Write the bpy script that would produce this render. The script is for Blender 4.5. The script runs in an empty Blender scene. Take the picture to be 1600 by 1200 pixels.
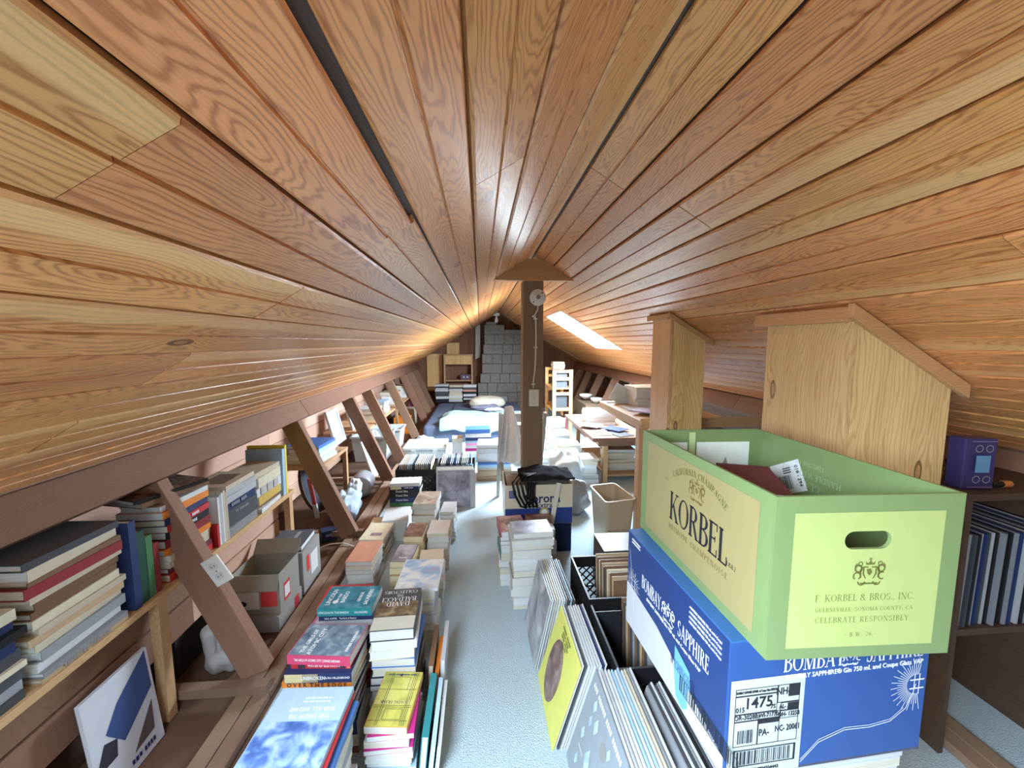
import bpy, math, random
from math import sin, cos, pi, radians, sqrt, atan2
from mathutils import Matrix, Vector, Euler
sc = bpy.context.scene
COL = sc.collection
R = random.Random(7)

# ------------------------------------------------------------------ camera, sky, lights, exposure
H = 1.364                                   # eye height over the carpet
XR, ZR, SL = .363, 1.941, .6                # ridge line and roof slope
EX, EZ = 1.64, ZR - .6 * 1.64               # half width of the panelled ceiling, height of its lower edge
Y0, Y1 = -1.7, 8.2                          # gable behind the camera, far gable
cam = bpy.data.objects.new('camera', bpy.data.cameras.new('camera'))
COL.objects.link(cam)
_p, _q = radians(5.947), radians(4.557)
_w = Vector((sin(_q) * cos(_p), cos(_q) * cos(_p), -sin(_p)))
_r = Vector((cos(_q), -sin(_q), 0)); _u = _r.cross(_w)
cam.matrix_world = Matrix((( _r.x, _u.x, -_w.x, 0), (_r.y, _u.y, -_w.y, 0), (_r.z, _u.z, -_w.z, H), (0, 0, 0, 1)))
cam.data.sensor_width = 36; cam.data.lens = 36 * 624 / 1600; cam.data.clip_start = .02
sc.camera = cam
world = bpy.data.worlds.new('sky'); sc.world = world; world.use_nodes = True
world.node_tree.nodes['Background'].inputs[0].default_value = (.62, .78, 1, 1)
world.node_tree.nodes['Background'].inputs[1].default_value = 1.0
sc.view_settings.view_transform = 'Standard'; sc.view_settings.look = 'None'
sc.view_settings.gamma = 1; sc.view_settings.use_curve_mapping = False
sc.view_settings.exposure = 1.38
SKY = [  # roof windows: side (+1 east slope, -1 west slope), x range, y range, watts
    (1, .80, 1.44, 3.95, 4.85, 118),
    (-1, -.80, -.25, -.70, .22, 50),
]
def roof_z(x): return ZR - SL * abs(x - XR)
def skylight_lamp(side, x0, x1, y0, y1, watts):
    L = bpy.data.lights.new('skylight_daylight', 'AREA'); L.shape = 'RECTANGLE'
    L.size = (x1 - x0) * 1.166; L.size_y = y1 - y0; L.energy = watts; L.color = (.70, .86, 1); L.spread = radians(180 if side > 0 else 155)
    o = bpy.data.objects.new('skylight_daylight', L); COL.objects.link(o)
    n = Vector((-side * .5145, 0, -.8575)); xm = (x0 + x1) / 2
    o.matrix_world = Matrix.Translation(Vector((xm, (y0 + y1) / 2, roof_z(xm))) - n * .085) @ Matrix((
        (-n.z, 0, -n.x, 0), (0, 1, 0, 0), (n.x, 0, -n.z, 0), (0, 0, 0, 1)))
for s in SKY: skylight_lamp(*s)

# ------------------------------------------------------------------ materials
def new_mat(name):
    m = bpy.data.materials.new(name); m.use_nodes = True
    return m, m.node_tree.nodes, m.node_tree.links, m.node_tree.nodes['Principled BSDF']
def nd(N, t, **k):
    n = N.new(t)
    for a, b in k.items():
        if a.startswith('i_'): n.inputs[int(a[2:])].default_value = b
        else: setattr(n, a, b)
    return n
def mth(N, L, op, a, b=None, c=None):
    n = N.new('ShaderNodeMath'); n.operation = op
    for i, v in enumerate((a, b, c)):
        if v is None: continue
        if isinstance(v, (int, float)): n.inputs[i].default_value = v
        else: L.new(v, n.inputs[i])
    return n.outputs[0]
def mixc(N, L, f, a, b, blend='MIX'):
    n = N.new('ShaderNodeMix'); n.data_type = 'RGBA'; n.blend_type = blend
    for s, v in ((0, f), (6, a), (7, b)):
        if isinstance(v, (int, float)): n.inputs[s].default_value = v
        elif isinstance(v, tuple): n.inputs[s].default_value = (*v[:3], 1)
        else: L.new(v, n.inputs[s])
    return n.outputs[2]
def plain(name, col, rough=.6, spec=.3, metal=0, noise=.12, scale=14, bump=0):
    m, N, L, B = new_mat(name)
    B.inputs['Roughness'].default_value = rough; B.inputs['Metallic'].default_value = metal
    B.inputs['Specular IOR Level'].default_value = spec
    tc = N.new('ShaderNodeTexCoord')
    nz = nd(N, 'ShaderNodeTexNoise'); nz.inputs['Scale'].default_value = scale; nz.inputs['Detail'].default_value = 4
    L.new(tc.outputs['Object'], nz.inputs['Vector'])
    d = tuple(c * (1 - noise * 2) for c in col); l = tuple(min(1, c * (1 + noise)) for c in col)
    L.new(mixc(N, L, nz.outputs[0], d, l), B.inputs['Base Color'])
    if bump:
        bp = N.new('ShaderNodeBump'); bp.inputs['Strength'].default_value = bump; bp.inputs['Distance'].default_value = .01
        L.new(nz.outputs[0], bp.inputs['Height']); L.new(bp.outputs[0], B.inputs['Normal'])
    return m
def objcol(name, rough=.45, spec=.35, noise=.1, scale=30, lines=0):
    """colour from the object's own colour, with a little wear"""
    m, N, L, B = new_mat(name)
    B.inputs['Roughness'].default_value = rough; B.inputs['Specular IOR Level'].default_value = spec
    oi = N.new('ShaderNodeObjectInfo'); tc = N.new('ShaderNodeTexCoord')
    nz = N.new('ShaderNodeTexNoise'); nz.inputs['Scale'].default_value = scale; nz.inputs['Detail'].default_value = 3
    L.new(tc.outputs['Object'], nz.inputs['Vector'])
    f = mth(N, L, 'MULTIPLY_ADD', nz.outputs[0], noise * 2, 1 - noise)
    if lines:
        sp = N.new('ShaderNodeSeparateXYZ'); L.new(tc.outputs['Object'], sp.inputs[0])
        w = N.new('ShaderNodeTexNoise'); w.noise_dimensions = '1D'; w.inputs['Scale'].default_value = lines; w.inputs['Detail'].default_value = 1
        L.new(sp.outputs[2], w.inputs['W'])
        f = mth(N, L, 'MULTIPLY', f, mth(N, L, 'MULTIPLY_ADD', w.outputs[0], .5, .74))
    c = mixc(N, L, 1.0, oi.outputs['Color'], (1, 1, 1), 'MULTIPLY')
    hv = N.new('ShaderNodeHueSaturation'); L.new(oi.outputs['Color'], hv.inputs['Color']); L.new(f, hv.inputs['Value'])
    L.new(hv.outputs[0], B.inputs['Base Color'])
    return m
def picture(name, cols, scale=9, rough=.35, dist=.5, seed=0.):
    """blotchy printed picture: colours through a warped noise"""
    m, N, L, B = new_mat(name)
    B.inputs['Roughness'].default_value = rough; B.inputs['Specular IOR Level'].default_value = .4
    tc = N.new('ShaderNodeTexCoord'); mp = N.new('ShaderNodeMapping'); mp.inputs['Location'].default_value = (seed, seed * 2, seed)
    L.new(tc.outputs['Object'], mp.inputs[0])
    nz = N.new('ShaderNodeTexNoise'); nz.inputs['Scale'].default_value = scale; nz.inputs['Detail'].default_value = 6; nz.inputs['Distortion'].default_value = dist
    L.new(mp.outputs[0], nz.inputs['Vector'])
    rp = N.new('ShaderNodeValToRGB'); L.new(nz.outputs[0], rp.inputs[0])
    e = rp.color_ramp.elements; k = len(cols)
    while len(e) < k: e.new(.5)
    for i, c in enumerate(cols): e[i].position = .28 + .46 * i / max(1, k - 1); e[i].color = (*c, 1)
    L.new(rp.outputs[0], B.inputs['Base Color'])
    return m
def wood(name, light, dark, axis=1, ring=.006, cross=0, rough=.42, spec=.4, knots=.5, vary=.11, grain=1.0, coat=0, wobble=.05, contrast=1.0, sap=0):
    """timber: growth rings cut lengthwise so that they open into cathedral arches, with fine streaks and knots; axis = along the grain"""
    m, N, L, B = new_mat(name)
    tc = N.new('ShaderNodeTexCoord'); oi = N.new('ShaderNodeObjectInfo')
    sp = N.new('ShaderNodeSeparateXYZ'); L.new(tc.outputs['Object'], sp.inputs[0])
    a = sp.outputs[axis]; b = sp.outputs[cross]; c = sp.outputs[3 - axis - cross]
    rnd = oi.outputs['Random']
    al = mth(N, L, 'MULTIPLY_ADD', rnd, 37.0, a)                       # slide each piece along its own log
    def noise1(src, scale, det=2, off=0.):
        n = N.new('ShaderNodeTexNoise'); n.noise_dimensions = '1D'; n.inputs['Scale'].default_value = scale; n.inputs['Detail'].default_value = det
        L.new(mth(N, L, 'ADD', src, off), n.inputs['W']); return mth(N, L, 'SUBTRACT', n.outputs[0], .5)
    def noise3(sa, sb, sc_, det=3):
        cv = N.new('ShaderNodeCombineXYZ')
        for i, (s, k) in enumerate(((al, sa), (b, sb), (c, sc_))): L.new(mth(N, L, 'MULTIPLY', s, k), cv.inputs[i])
        n = N.new('ShaderNodeTexNoise'); n.inputs['Scale'].default_value = 1; n.inputs['Detail'].default_value = det
        L.new(cv.outputs[0], n.inputs['Vector']); return n.outputs[0]
    cx = mth(N, L, 'MULTIPLY_ADD', noise1(al, .7), .22, mth(N, L, 'MULTIPLY_ADD', rnd, .10, mth(N, L, 'ADD', b, -.05)))
    dz = mth(N, L, 'MULTIPLY_ADD', noise1(al, .9, 2, 11.), .22, mth(N, L, 'ADD', c, .0))
    wob = mth(N, L, 'MULTIPLY', mth(N, L, 'SUBTRACT', noise3(3.5, 26, 26), .5), wobble)
    rr = mth(N, L, 'ADD', mth(N, L, 'SQRT', mth(N, L, 'ADD', mth(N, L, 'MULTIPLY', cx, cx), mth(N, L, 'MULTIPLY', dz, dz))), wob)
    # knots
    cv = N.new('ShaderNodeCombineXYZ'); L.new(mth(N, L, 'MULTIPLY', al, 2.6), cv.inputs[0]); L.new(mth(N, L, 'MULTIPLY', b, 7.0), cv.inputs[1])
    L.new(mth(N, L, 'MULTIPLY', c, 1.0), cv.inputs[2])
    vo = N.new('ShaderNodeTexVoronoi'); vo.inputs['Scale'].default_value = 1; L.new(cv.outputs[0], vo.inputs['Vector'])
    sc3 = N.new('ShaderNodeSeparateColor'); L.new(vo.outputs['Color'], sc3.inputs[0])
    has = mth(N, L, 'LESS_THAN', sc3.outputs[0], knots)
    kd = vo.outputs['Distance']
    kn = mth(N, L, 'MULTIPLY', has, mth(N, L, 'EXPONENT', mth(N, L, 'MULTIPLY', mth(N, L, 'MULTIPLY', kd, kd), -18.0)))
    rr = mth(N, L, 'MULTIPLY_ADD', kn, .035, rr)
    s = mth(N, L, 'MULTIPLY_ADD', mth(N, L, 'SINE', mth(N, L, 'MULTIPLY', rr, 2 * pi / ring)), .5, .5)
    s = mth(N, L, 'POWER', s, 2.8)
    fine = noise3(6, 420, 420, 2)
    broad = noise3(1.2, 14, 14, 2)
    f = mth(N, L, 'ADD', mth(N, L, 'MULTIPLY', s, .62 * contrast), mth(N, L, 'ADD', mth(N, L, 'MULTIPLY', mth(N, L, 'SUBTRACT', fine, .5), .5 * grain), mth(N, L, 'MULTIPLY', mth(N, L, 'SUBTRACT', broad, .42), .9)))
    cl = mth(N, L, 'MINIMUM', mth(N, L, 'MAXIMUM', f, 0.), 1.)
    col = mixc(N, L, cl, light, dark)
    if sap:   # pale sapwood along one edge of some boards
        e = mth(N, L, 'MULTIPLY_ADD', noise1(al, 1.6, 2, 5.), .05, b)
        sm = N.new('ShaderNodeMapRange'); sm.interpolation_type = 'SMOOTHSTEP'; L.new(e, sm.inputs[0]); sm.inputs[1].default_value = .030; sm.inputs[2].default_value = .040
        col = mixc(N, L, mth(N, L, 'MULTIPLY', mth(N, L, 'MULTIPLY', sm.outputs[0], sap), mth(N, L, 'GREATER_THAN', mth(N, L, 'FRACT', mth(N, L, 'MULTIPLY', rnd, 13.7)), .45)), col, (.92, .56, .25))
    kcore = mth(N, L, 'MULTIPLY', has, mth(N, L, 'LESS_THAN', kd, .085))
    kring = mth(N, L, 'MULTIPLY', has, mth(N, L, 'LESS_THAN', mth(N, L, 'ABSOLUTE', mth(N, L, 'SUBTRACT', kd, .085)), .018))
    col = mixc(N, L, mth(N, L, 'MULTIPLY', kcore, .5), col, (dark[0] * .7, dark[1] * .6, dark[2] * .5))
    col = mixc(N, L, mth(N, L, 'MULTIPLY', kring, .8), col, tuple(x * .35 for x in dark))
    hv = N.new('ShaderNodeHueSaturation'); L.new(col, hv.inputs['Color'])
    L.new(mth(N, L, 'MULTIPLY_ADD', rnd, vary * 2, 1 - vary), hv.inputs['Value'])
    L.new(mth(N, L, 'MULTIPLY_ADD', mth(N, L, 'FRACT', mth(N, L, 'MULTIPLY', rnd, 7.3)), .014, .493), hv.inputs['Hue'])
    L.new(hv.outputs[0], B.inputs['Base Color'])
    B.inputs['Roughness'].default_value = rough; B.inputs['Specular IOR Level'].default_value = spec
    if coat: B.inputs['Coat Weight'].default_value = coat; B.inputs['Coat Roughness'].default_value = .25
    bp = N.new('ShaderNodeBump'); bp.inputs['Strength'].default_value = .12; bp.inputs['Distance'].default_value = .002
    L.new(f, bp.inputs['Height']); L.new(bp.outputs[0], B.inputs['Normal'])
    return m
M = {}
M['ceil'] = wood('varnished_fir', (.76, .335, .115), (.36, .110, .028), rough=.34, spec=.5, knots=.22, ring=.0075, sap=.42)
M['pine'] = wood('knotty_pine', (.84, .58, .26), (.52, .26, .085), axis=2, cross=0, rough=.4, knots=.75, ring=.014, vary=.06, contrast=.8)
M['postw'] = wood('grey_brown_post', (.25, .175, .115), (.15, .095, .06), axis=2, rough=.75, spec=.2, knots=.1, contrast=.4)
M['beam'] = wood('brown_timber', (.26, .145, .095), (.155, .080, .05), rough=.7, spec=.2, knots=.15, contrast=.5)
M['strut'] = wood('brown_timber_upright', (.28, .16, .105), (.165, .085, .053), axis=2, rough=.7, spec=.2, knots=.15, contrast=.5)
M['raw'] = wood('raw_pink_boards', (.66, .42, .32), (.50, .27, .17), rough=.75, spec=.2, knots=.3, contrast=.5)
M['shelf'] = wood('shelf_board', (.58, .36, .19), (.36, .18, .08), rough=.55, knots=.2, contrast=.6)
M['shelfz'] = wood('shelf_upright', (.58, .36, .19), (.36, .18, .08), axis=2, rough=.55, knots=.2, contrast=.6)
M['shelfx'] = wood('shelf_crosspiece', (.58, .36, .19), (.36, .18, .08), axis=0, cross=1, rough=.55, knots=.2, contrast=.6)
M['trim'] = wood('orange_trim', (.60, .33, .14), (.38, .17, .06), axis=0, cross=1, rough=.45, knots=.2, contrast=.7)
M['orange'] = wood('orange_pine', (.75, .42, .16), (.55, .26, .08), axis=2, rough=.45, knots=.1, contrast=.5)
M['dark'] = wood('dark_wood', (.10, .06, .04), (.05, .028, .02), rough=.55, contrast=.6)
M['sillw'] = wood('grey_brown_sill', (.30, .20, .14), (.18, .11, .075), rough=.75, spec=.2, contrast=.5)
M['ply'] = wood('brown_sheathing', (.27, .135, .085), (.15, .07, .045), axis=2, rough=.7, spec=.2, knots=.1, contrast=.5)
M['carpet'] = plain('pale_carpet', (.62, .77, .95), rough=.95, spec=.05, noise=.22, scale=210, bump=.9)
M['floorb'] = plain('dark_floor', (.15, .085, .055), rough=.7, noise=.2, scale=9)
M['cover'] = objcol('book_cover'); M['paper'] = objcol('paper', rough=.8, spec=.1, noise=.05)
M['pages'] = objcol('page_edges', rough=.9, spec=.05, noise=.04, lines=420)
M['cloth'] = objcol('cloth', rough=.95, spec=.05, noise=.12, scale=60)
M['card'] = objcol('cardboard', rough=.7, spec=.15, noise=.08, scale=16)
M['gloss'] = objcol('glossy_card', rough=.32, spec=.4, noise=.06, scale=12)
M['plastic'] = objcol('plastic', rough=.35, spec=.4, noise=.04)
M['black'] = plain('black_plastic', (.012, .012, .014), rough=.4, noise=.1)
M['white'] = plain('white_plastic', (.80, .80, .76), rough=.35, noise=.03)
M['block'] = plain('concrete_block', (.30, .295, .28), rough=.95, spec=.05, noise=.25, scale=26, bump=.5)
M['mortar'] = plain('mortar', (.19, .185, .175), rough=.95, spec=.05, noise=.2, scale=40)
M['metal'] = plain('grey_metal', (.30, .29, .28), rough=.45, metal=.8)
M['brass'] = plain('brass', (.55, .40, .16), rough=.35, metal=.9)
M['slot'] = plain('dark_slot', (.02, .02, .02), noise=0)
def ink(name, col, rough=.5): return plain(name, col, rough=rough, noise=0)
M['i_white'] = ink('white_ink', (.82, .84, .86)); M['i_black'] = ink('black_ink', (.02, .02, .025)); M['i_navy'] = ink('navy_ink', (.02, .035, .12))
M['i_gold'] = ink('gold_ink', (.20, .14, .045)); M['i_red'] = ink('red_ink', (.65, .03, .04)); M['i_olive'] = ink('olive_ink', (.15, .15, .035)); M['i_grey'] = ink('grey_ink', (.3, .3, .3))
M['i_pale'] = ink('pale_ink', (.23, .26, .07)); M['i_mint'] = ink('mint_ink', (.42, .52, .34))

# ------------------------------------------------------------------ mesh building
class MB:
    def __init__(s): s.v = []; s.f = []; s.m = []
    def add(s, vs, fs, mi=0, T=None):
        b = len(s.v)
        s.v += [tuple(T @ Vector(p)) if T is not None else tuple(p) for p in vs]
        s.f += [tuple(b + i for i in f) for f in fs]; s.m += [mi] * len(fs); return s
    def box(s, x0, x1, y0, y1, z0, z1, mi=0, T=None):
        vs = [(x, y, z) for z in (z0, z1) for y in (y0, y1) for x in (x0, x1)]
        return s.add(vs, [(0, 2, 3, 1), (4, 5, 7, 6), (0, 1, 5, 4), (2, 6, 7, 3), (0, 4, 6, 2), (1, 3, 7, 5)], mi, T)
    def bar(s, a, b, w, t, mi=0, up=(0, 0, 1)):
        """straight bar from a to b, w wide, t thick (along up)"""
        a, b = Vector(a), Vector(b); d = (b - a); l = d.length; d.normalize(); u = Vector(up)
        x = d.cross(u).normalized(); u = x.cross(d)
        T = Matrix(((x.x, d.x, u.x, a.x), (x.y, d.y, u.y, a.y), (x.z, d.z, u.z, a.z), (0, 0, 0, 1)))
        return s.box(-w / 2, w / 2, 0, l, -t / 2, t / 2, mi, T)
    def prism(s, poly, z0, z1, mi=0, T=None):
        n = len(poly)
        vs = [(x, y, z0) for x, y in poly] + [(x, y, z1) for x, y in poly]
        return s.add(vs, [tuple(range(n - 1, -1, -1)), tuple(range(n, 2 * n))] + [(i, (i + 1) % n, n + (i + 1) % n, n + i) for i in range(n)], mi, T)
    def lathe(s, prof, n=20, mi=0, T=None):
        vs = []; fs = []
        for r, z in prof: vs += [(r * cos(2 * pi * k / n), r * sin(2 * pi * k / n), z) for k in range(n)]
        for i in range(len(prof) - 1):
            for k in range(n): fs.append((i * n + k, i * n + (k + 1) % n, (i + 1) * n + (k + 1) % n, (i + 1) * n + k))
        fs += [tuple(range(n - 1, -1, -1)), tuple(range((len(prof) - 1) * n, len(prof) * n))]
        return s.add(vs, fs, mi, T)
    def tube(s, pts, r, n=8, mi=0):
        pts = [Vector(p) for p in pts]; vs = []; fs = []
        for i, p in enumerate(pts):
            d = (pts[min(i + 1, len(pts) - 1)] - pts[max(i - 1, 0)]).normalized()
            x = d.cross(Vector((0, 0, 1)) if abs(d.z) < .9 else Vector((1, 0, 0))).normalized(); y = d.cross(x)
            rr = r[i] if isinstance(r, (list, tuple)) else r
            vs += [tuple(p + x * rr * cos(2 * pi * k / n) + y * rr * sin(2 * pi * k / n)) for k in range(n)]
        for i in range(len(pts) - 1):
            for k in range(n): fs.append((i * n + k, i * n + (k + 1) % n, (i + 1) * n + (k + 1) % n, (i + 1) * n + k))
        fs += [tuple(range(n - 1, -1, -1)), tuple(range((len(pts) - 1) * n, len(pts) * n))]
        return s.add(vs, fs, mi)
    def grid(s, fn, nu, nv, mi=0, thick=None):
        vs = [tuple(fn(i / nu, j / nv)) for j in range(nv + 1) for i in range(nu + 1)]
        fs = [(j * (nu + 1) + i, j * (nu + 1) + i + 1, (j + 1) * (nu + 1) + i + 1, (j + 1) * (nu + 1) + i) for j in range(nv) for i in range(nu)]
        return s.add(vs, fs, mi)
    def build(s, name, mats, parent=None, T=None, smooth=False, col=None, bevel=0, solid=0, sub=0):
        me = bpy.data.meshes.new(name); me.from_pydata(s.v, [], s.f); me.update()
        for m in (mats if isinstance(mats, (list, tuple)) else [mats]): me.materials.append(M[m] if isinstance(m, str) else m)
        if any(s.m): me.polygons.foreach_set('material_index', s.m)
        if smooth: me.polygons.foreach_set('use_smooth', [True] * len(me.polygons))
        return obj(name, me, parent, T, col, bevel, solid, sub)
def obj(name, me, parent=None, T=None, col=None, bevel=0, solid=0, sub=0):
    o = bpy.data.objects.new(name, me); COL.objects.link(o)
    if parent is not None: o.parent = parent
    if T is not None: o.matrix_local = T
    if col is not None: o.color = (*col, 1)
    if solid: md = o.modifiers.new('thickness', 'SOLIDIFY'); md.thickness = solid; md.offset = 0
    if sub: md = o.modifiers.new('smooth', 'SUBSURF'); md.levels = sub; md.render_levels = sub
    if bevel: md = o.modifiers.new('edges', 'BEVEL'); md.width = bevel; md.segments = 2; md.limit_method = 'ANGLE'
    return o
LABELS = {}
def tag(o, label, cat, group=None):
    o['label'] = label; o['category'] = cat
    if group: o['group'] = group
    return o
def thing(name, label, cat, T=None, group=None):
    o = bpy.data.objects.new(name, None); COL.objects.link(o); o.empty_display_size = .05
    if T is not None: o.matrix_world = T
    return tag(o, label, cat, group)
def struct(o): o['kind'] = 'structure'; return o
def TR(x, y, z, rz=0, rx=0, ry=0): return Matrix.Translation((x, y, z)) @ Euler((rx, ry, rz)).to_matrix().to_4x4()
ORD = 'topmost second third fourth fifth sixth seventh eighth ninth tenth eleventh twelfth thirteenth fourteenth fifteenth sixteenth seventeenth eighteenth nineteenth twentieth'.split()
SEQ = ['first'] + ORD[1:]

# ------------------------------------------------------------------ lettering
def lettering(s, size, mat, parent, T, name='lettering', align='CENTER', squeeze=1., bold=0., spacing=1., depth=.0004):
    """plain upright letters lying in the local xy plane of T"""
    c = bpy.data.curves.new('lettering', 'FONT'); c.body = s; c.size = size; c.align_x = align; c.align_y = 'CENTER'
    c.extrude = depth; c.offset = bold * size; c.space_character = spacing; c.resolution_u = 2
    o = bpy.data.objects.new('lettering', c); COL.objects.link(o)
    dg = bpy.context.evaluated_depsgraph_get(); me = bpy.data.meshes.new_from_object(o.evaluated_get(dg))
    bpy.data.objects.remove(o); bpy.data.curves.remove(c)
    me.materials.clear(); me.materials.append(M[mat])
    return obj(name, me, parent, T @ Matrix.Diagonal((squeeze, 1, 1, 1)))
# a roman capital alphabet drawn with thick and thin strokes and serifs: strokes ('l', x0, y0, x1, y1, width) / arcs ('a', cx, cy, rx, ry, from, to)
TK, TN = .15, .05
def _ser(x, y, w=.26): return ('l', x - w / 2, y, x + w / 2, y, TN)
def stem(x, lo=0, hi=1, w=TK): return [('l', x, lo, x, hi, w), _ser(x, lo + TN / 2), _ser(x, hi - TN / 2)]
GL = {
 'A': (.80, [('l', .10, 0, .42, 1, TN), ('l', .40, 1, .70, 0, TK), ('l', .2, .33, .58, .33, TN), _ser(.1, .025), _ser(.7, .025)]),
 'B': (.66, stem(.16) + [('a', .30, .765, .25, .21, -90, 90), ('a', .30, .275, .31, .25, -90, 90), ('l', .16, .975, .32, .975, TN), ('l', .16, .54, .32, .54, TN), ('l', .16, .025, .32, .025, TN)]),
 'C': (.74, [('a', .42, .5, .32, .475, 45, 315), ('l', .66, .98, .66, .72, TN), ('l', .66, .02, .66, .28, TN)]),
 'D': (.78, stem(.16) + [('a', .30, .5, .38, .475, -90, 90), ('l', .16, .975, .32, .975, TN), ('l', .16, .025, .32, .025, TN)]),
 'E': (.62, stem(.16) + [('l', .16, .975, .55, .975, TN), ('l', .16, .52, .45, .52, TN), ('l', .16, .025, .57, .025, TN), ('l', .55, 1, .55, .78, TN), ('l', .57, 0, .57, .24, TN), ('l', .45, .43, .45, .61, TN)]),
 'F': (.58, stem(.16) + [('l', .16, .975, .54, .975, TN), ('l', .16, .5, .43, .5, TN), ('l', .54, 1, .54, .78, TN), ('l', .43, .41, .43, .59, TN)]),
 'G': (.80, [('a', .42, .5, .32, .475, 45, 320), ('l', .66, .98, .66, .72, TN), ('l', .66, .05, .66, .42, TK), _ser(.66, .42)]),
 'H': (.82, stem(.16) + stem(.66) + [('l', .16, .52, .66, .52, TN)]),
 'I': (.34, stem(.17)), 'J': (.44, [('l', .27, .2, .27, 1, TK), _ser(.27, .975), ('a', .12, .2, .15, .2, -120, 0)]),
 'K': (.80, stem(.16) + [('l', .22, .40, .64, 1, TN), ('l', .34, .58, .70, 0, TK), _ser(.64, .975), _ser(.70, .025)]),
 'L': (.60, stem(.16) + [('l', .16, .025, .54, .025, TN), ('l', .54, 0, .54, .28, TN)]),
 'M': (.98, stem(.12, w=TN) + stem(.84) + [('l', .12, 1, .48, 0, TK), ('l', .48, 0, .84, 1, TN)]),
 'N': (.84, stem(.14, w=TN) + stem(.68, w=TN) + [('l', .14, 1, .68, 0, TK)]),
 'O': (.84, [('a', .42, .5, .34, .475, 0, 360)]),
 'P': (.62, stem(.16) + [('a', .30, .73, .26, .245, -90, 90), ('l', .16, .975, .32, .975, TN), ('l', .16, .485, .32, .485, TN)]),
 'R': (.74, stem(.16) + [('a', .30, .745, .25, .23, -90, 90), ('l', .16, .975, .32, .975, TN), ('l', .16, .515, .32, .515, TN), ('l', .36, .515, .64, 0, TK), _ser(.66, .025, .2)]),
 'S': (.60, [('a', .30, .745, .20, .23, 40, 250), ('a', .30, .265, .22, .24, -140, 80), ('l', .49, .97, .49, .76, TN), ('l', .09, .03, .09, .26, TN)]),
 'T': (.70, stem(.35) + [('l', .05, .975, .65, .975, TN), ('l', .05, 1, .05, .76, TN), ('l', .65, 1, .65, .76, TN)]),
 'U': (.80, [('l', .16, .3, .16, 1, TK), ('l', .64, .3, .64, 1, TN), ('a', .40, .3, .24, .28, 180, 360), _ser(.16, .975), _ser(.64, .975)]),
 'V': (.78, [('l', .10, 1, .40, 0, TK), ('l', .38, 0, .68, 1, TN), _ser(.1, .975), _ser(.68, .975)]),
 'W': (1.08, [('l', .08, 1, .32, 0, TK), ('l', .32, 0, .54, 1, TN), ('l', .50, 1, .76, 0, TK), ('l', .76, 0, .98, 1, TN), _ser(.08, .975), _ser(.98, .975)]),
 'Y': (.76, [('l', .08, 1, .38, .45, TK), ('l', .38, .45, .68, 1, TN), ('l', .38, 0, .38, .48, TK), _ser(.38, .025), _ser(.08, .975), _ser(.68, .975)]),
 '&': (.84, [('a', .34, .77, .17, .21, 0, 360), ('a', .34, .29, .26, .27, 60, 330), ('l', .2, .68, .74, 0, TK), ('l', .56, .2, .74, .5, TN)]),
 '1': (.46, stem(.24) + [('l', .08, .82, .24, .98, TN)]),
 '8': (.60, [('a', .30, .75, .19, .22, 0, 360), ('a', .30, .27, .23, .25, 0, 360)]),
 '2': (.60, [('a', .30, .72, .21, .26, -30, 160), ('l', .10, .03, .48, .60, .07), ('l', .08, .05, .54, .05, .1)]),
 '6': (.60, [('a', .30, .30, .22, .28, 0, 360), ('a', .42, .42, .34, .56, 100, 195)]),
 '.': (.26, [('l', .12, 0, .12, .13, .13)]), ',': (.26, [('l', .14, .12, .08, -.14, .1)]), '-': (.4, [('l', .08, .42, .32, .42, .07)]), ' ': (.34, []), "'": (.2, [('l', .1, .75, .1, 1, .08)]),
}
def roman(s, size, mat, parent, T, align='CENTER', spacing=.06, squeeze=1., arc=0., name='lettering', weight=1., depth=.0004):
    """engraved-style roman capitals; arc > 0 bends the line over a circle of that radius"""
    mb = MB(); x = 0; glyphs = []
    for ch in s:
        w, st = GL.get(ch, GL[' ']); glyphs.append((x, w, st)); x += w + spacing
    tot = x - spacing; off = {'CENTER': -tot / 2, 'LEFT': 0, 'RIGHT': -tot}[align]
    for gx, gw, st in glyphs:
        gx += off
        if arc:
            a = (gx + gw / 2) * size * squeeze / arc
            G = Matrix.Translation((0, -arc, 0)) @ Matrix.Rotation(-a, 4, 'Z') @ Matrix.Translation((-gw / 2 * size * squeeze, arc, 0)) @ Matrix.Diagonal((size * squeeze, size, 1, 1))
        else: G = Matrix.Translation((gx * size * squeeze, 0, 0)) @ Matrix.Diagonal((size * squeeze, size, 1, 1))
        G = G @ Matrix.Translation((0, -.5, 0))
        for q in st:
            if q[0] == 'l':
                _, x0, y0, x1, y1, w = q; w *= weight; dx, dy = x1 - x0, y1 - y0; l = sqrt(dx * dx + dy * dy) or 1
                if abs(dy) > abs(dx): ox, oy = w / 2, 0          # cut flat along the line of writing
                else: ox, oy = -dy / l * w / 2, dx / l * w / 2
                vs = [(x0 - ox, y0 - oy), (x0 + ox, y0 + oy), (x1 + ox, y1 + oy), (x1 - ox, y1 - oy)]
                vs = [(a_, b_, depth) for a_, b_ in vs]; mb.add(vs, [(0, 1, 2, 3)], 0, G)
            else:
                _, cx, cy, rx, ry, a0, a1 = q; n = max(6, int(abs(a1 - a0) / 18)); vs = []
                for i in range(n + 1):
                    t = radians(a0 + (a1 - a0) * i / n); w = (TN + (TK - TN) * abs(cos(t)) ** 1.5) * weight
                    for k in (-.5, .5): vs.append((cx + (rx + k * w) * cos(t), cy + (ry + k * TN * weight) * sin(t), depth))
                mb.add(vs, [(2 * i, 2 * i + 1, 2 * i + 3, 2 * i + 2) for i in range(n)], 0, G)
    return mb.build(name, mat, parent, T)
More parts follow.
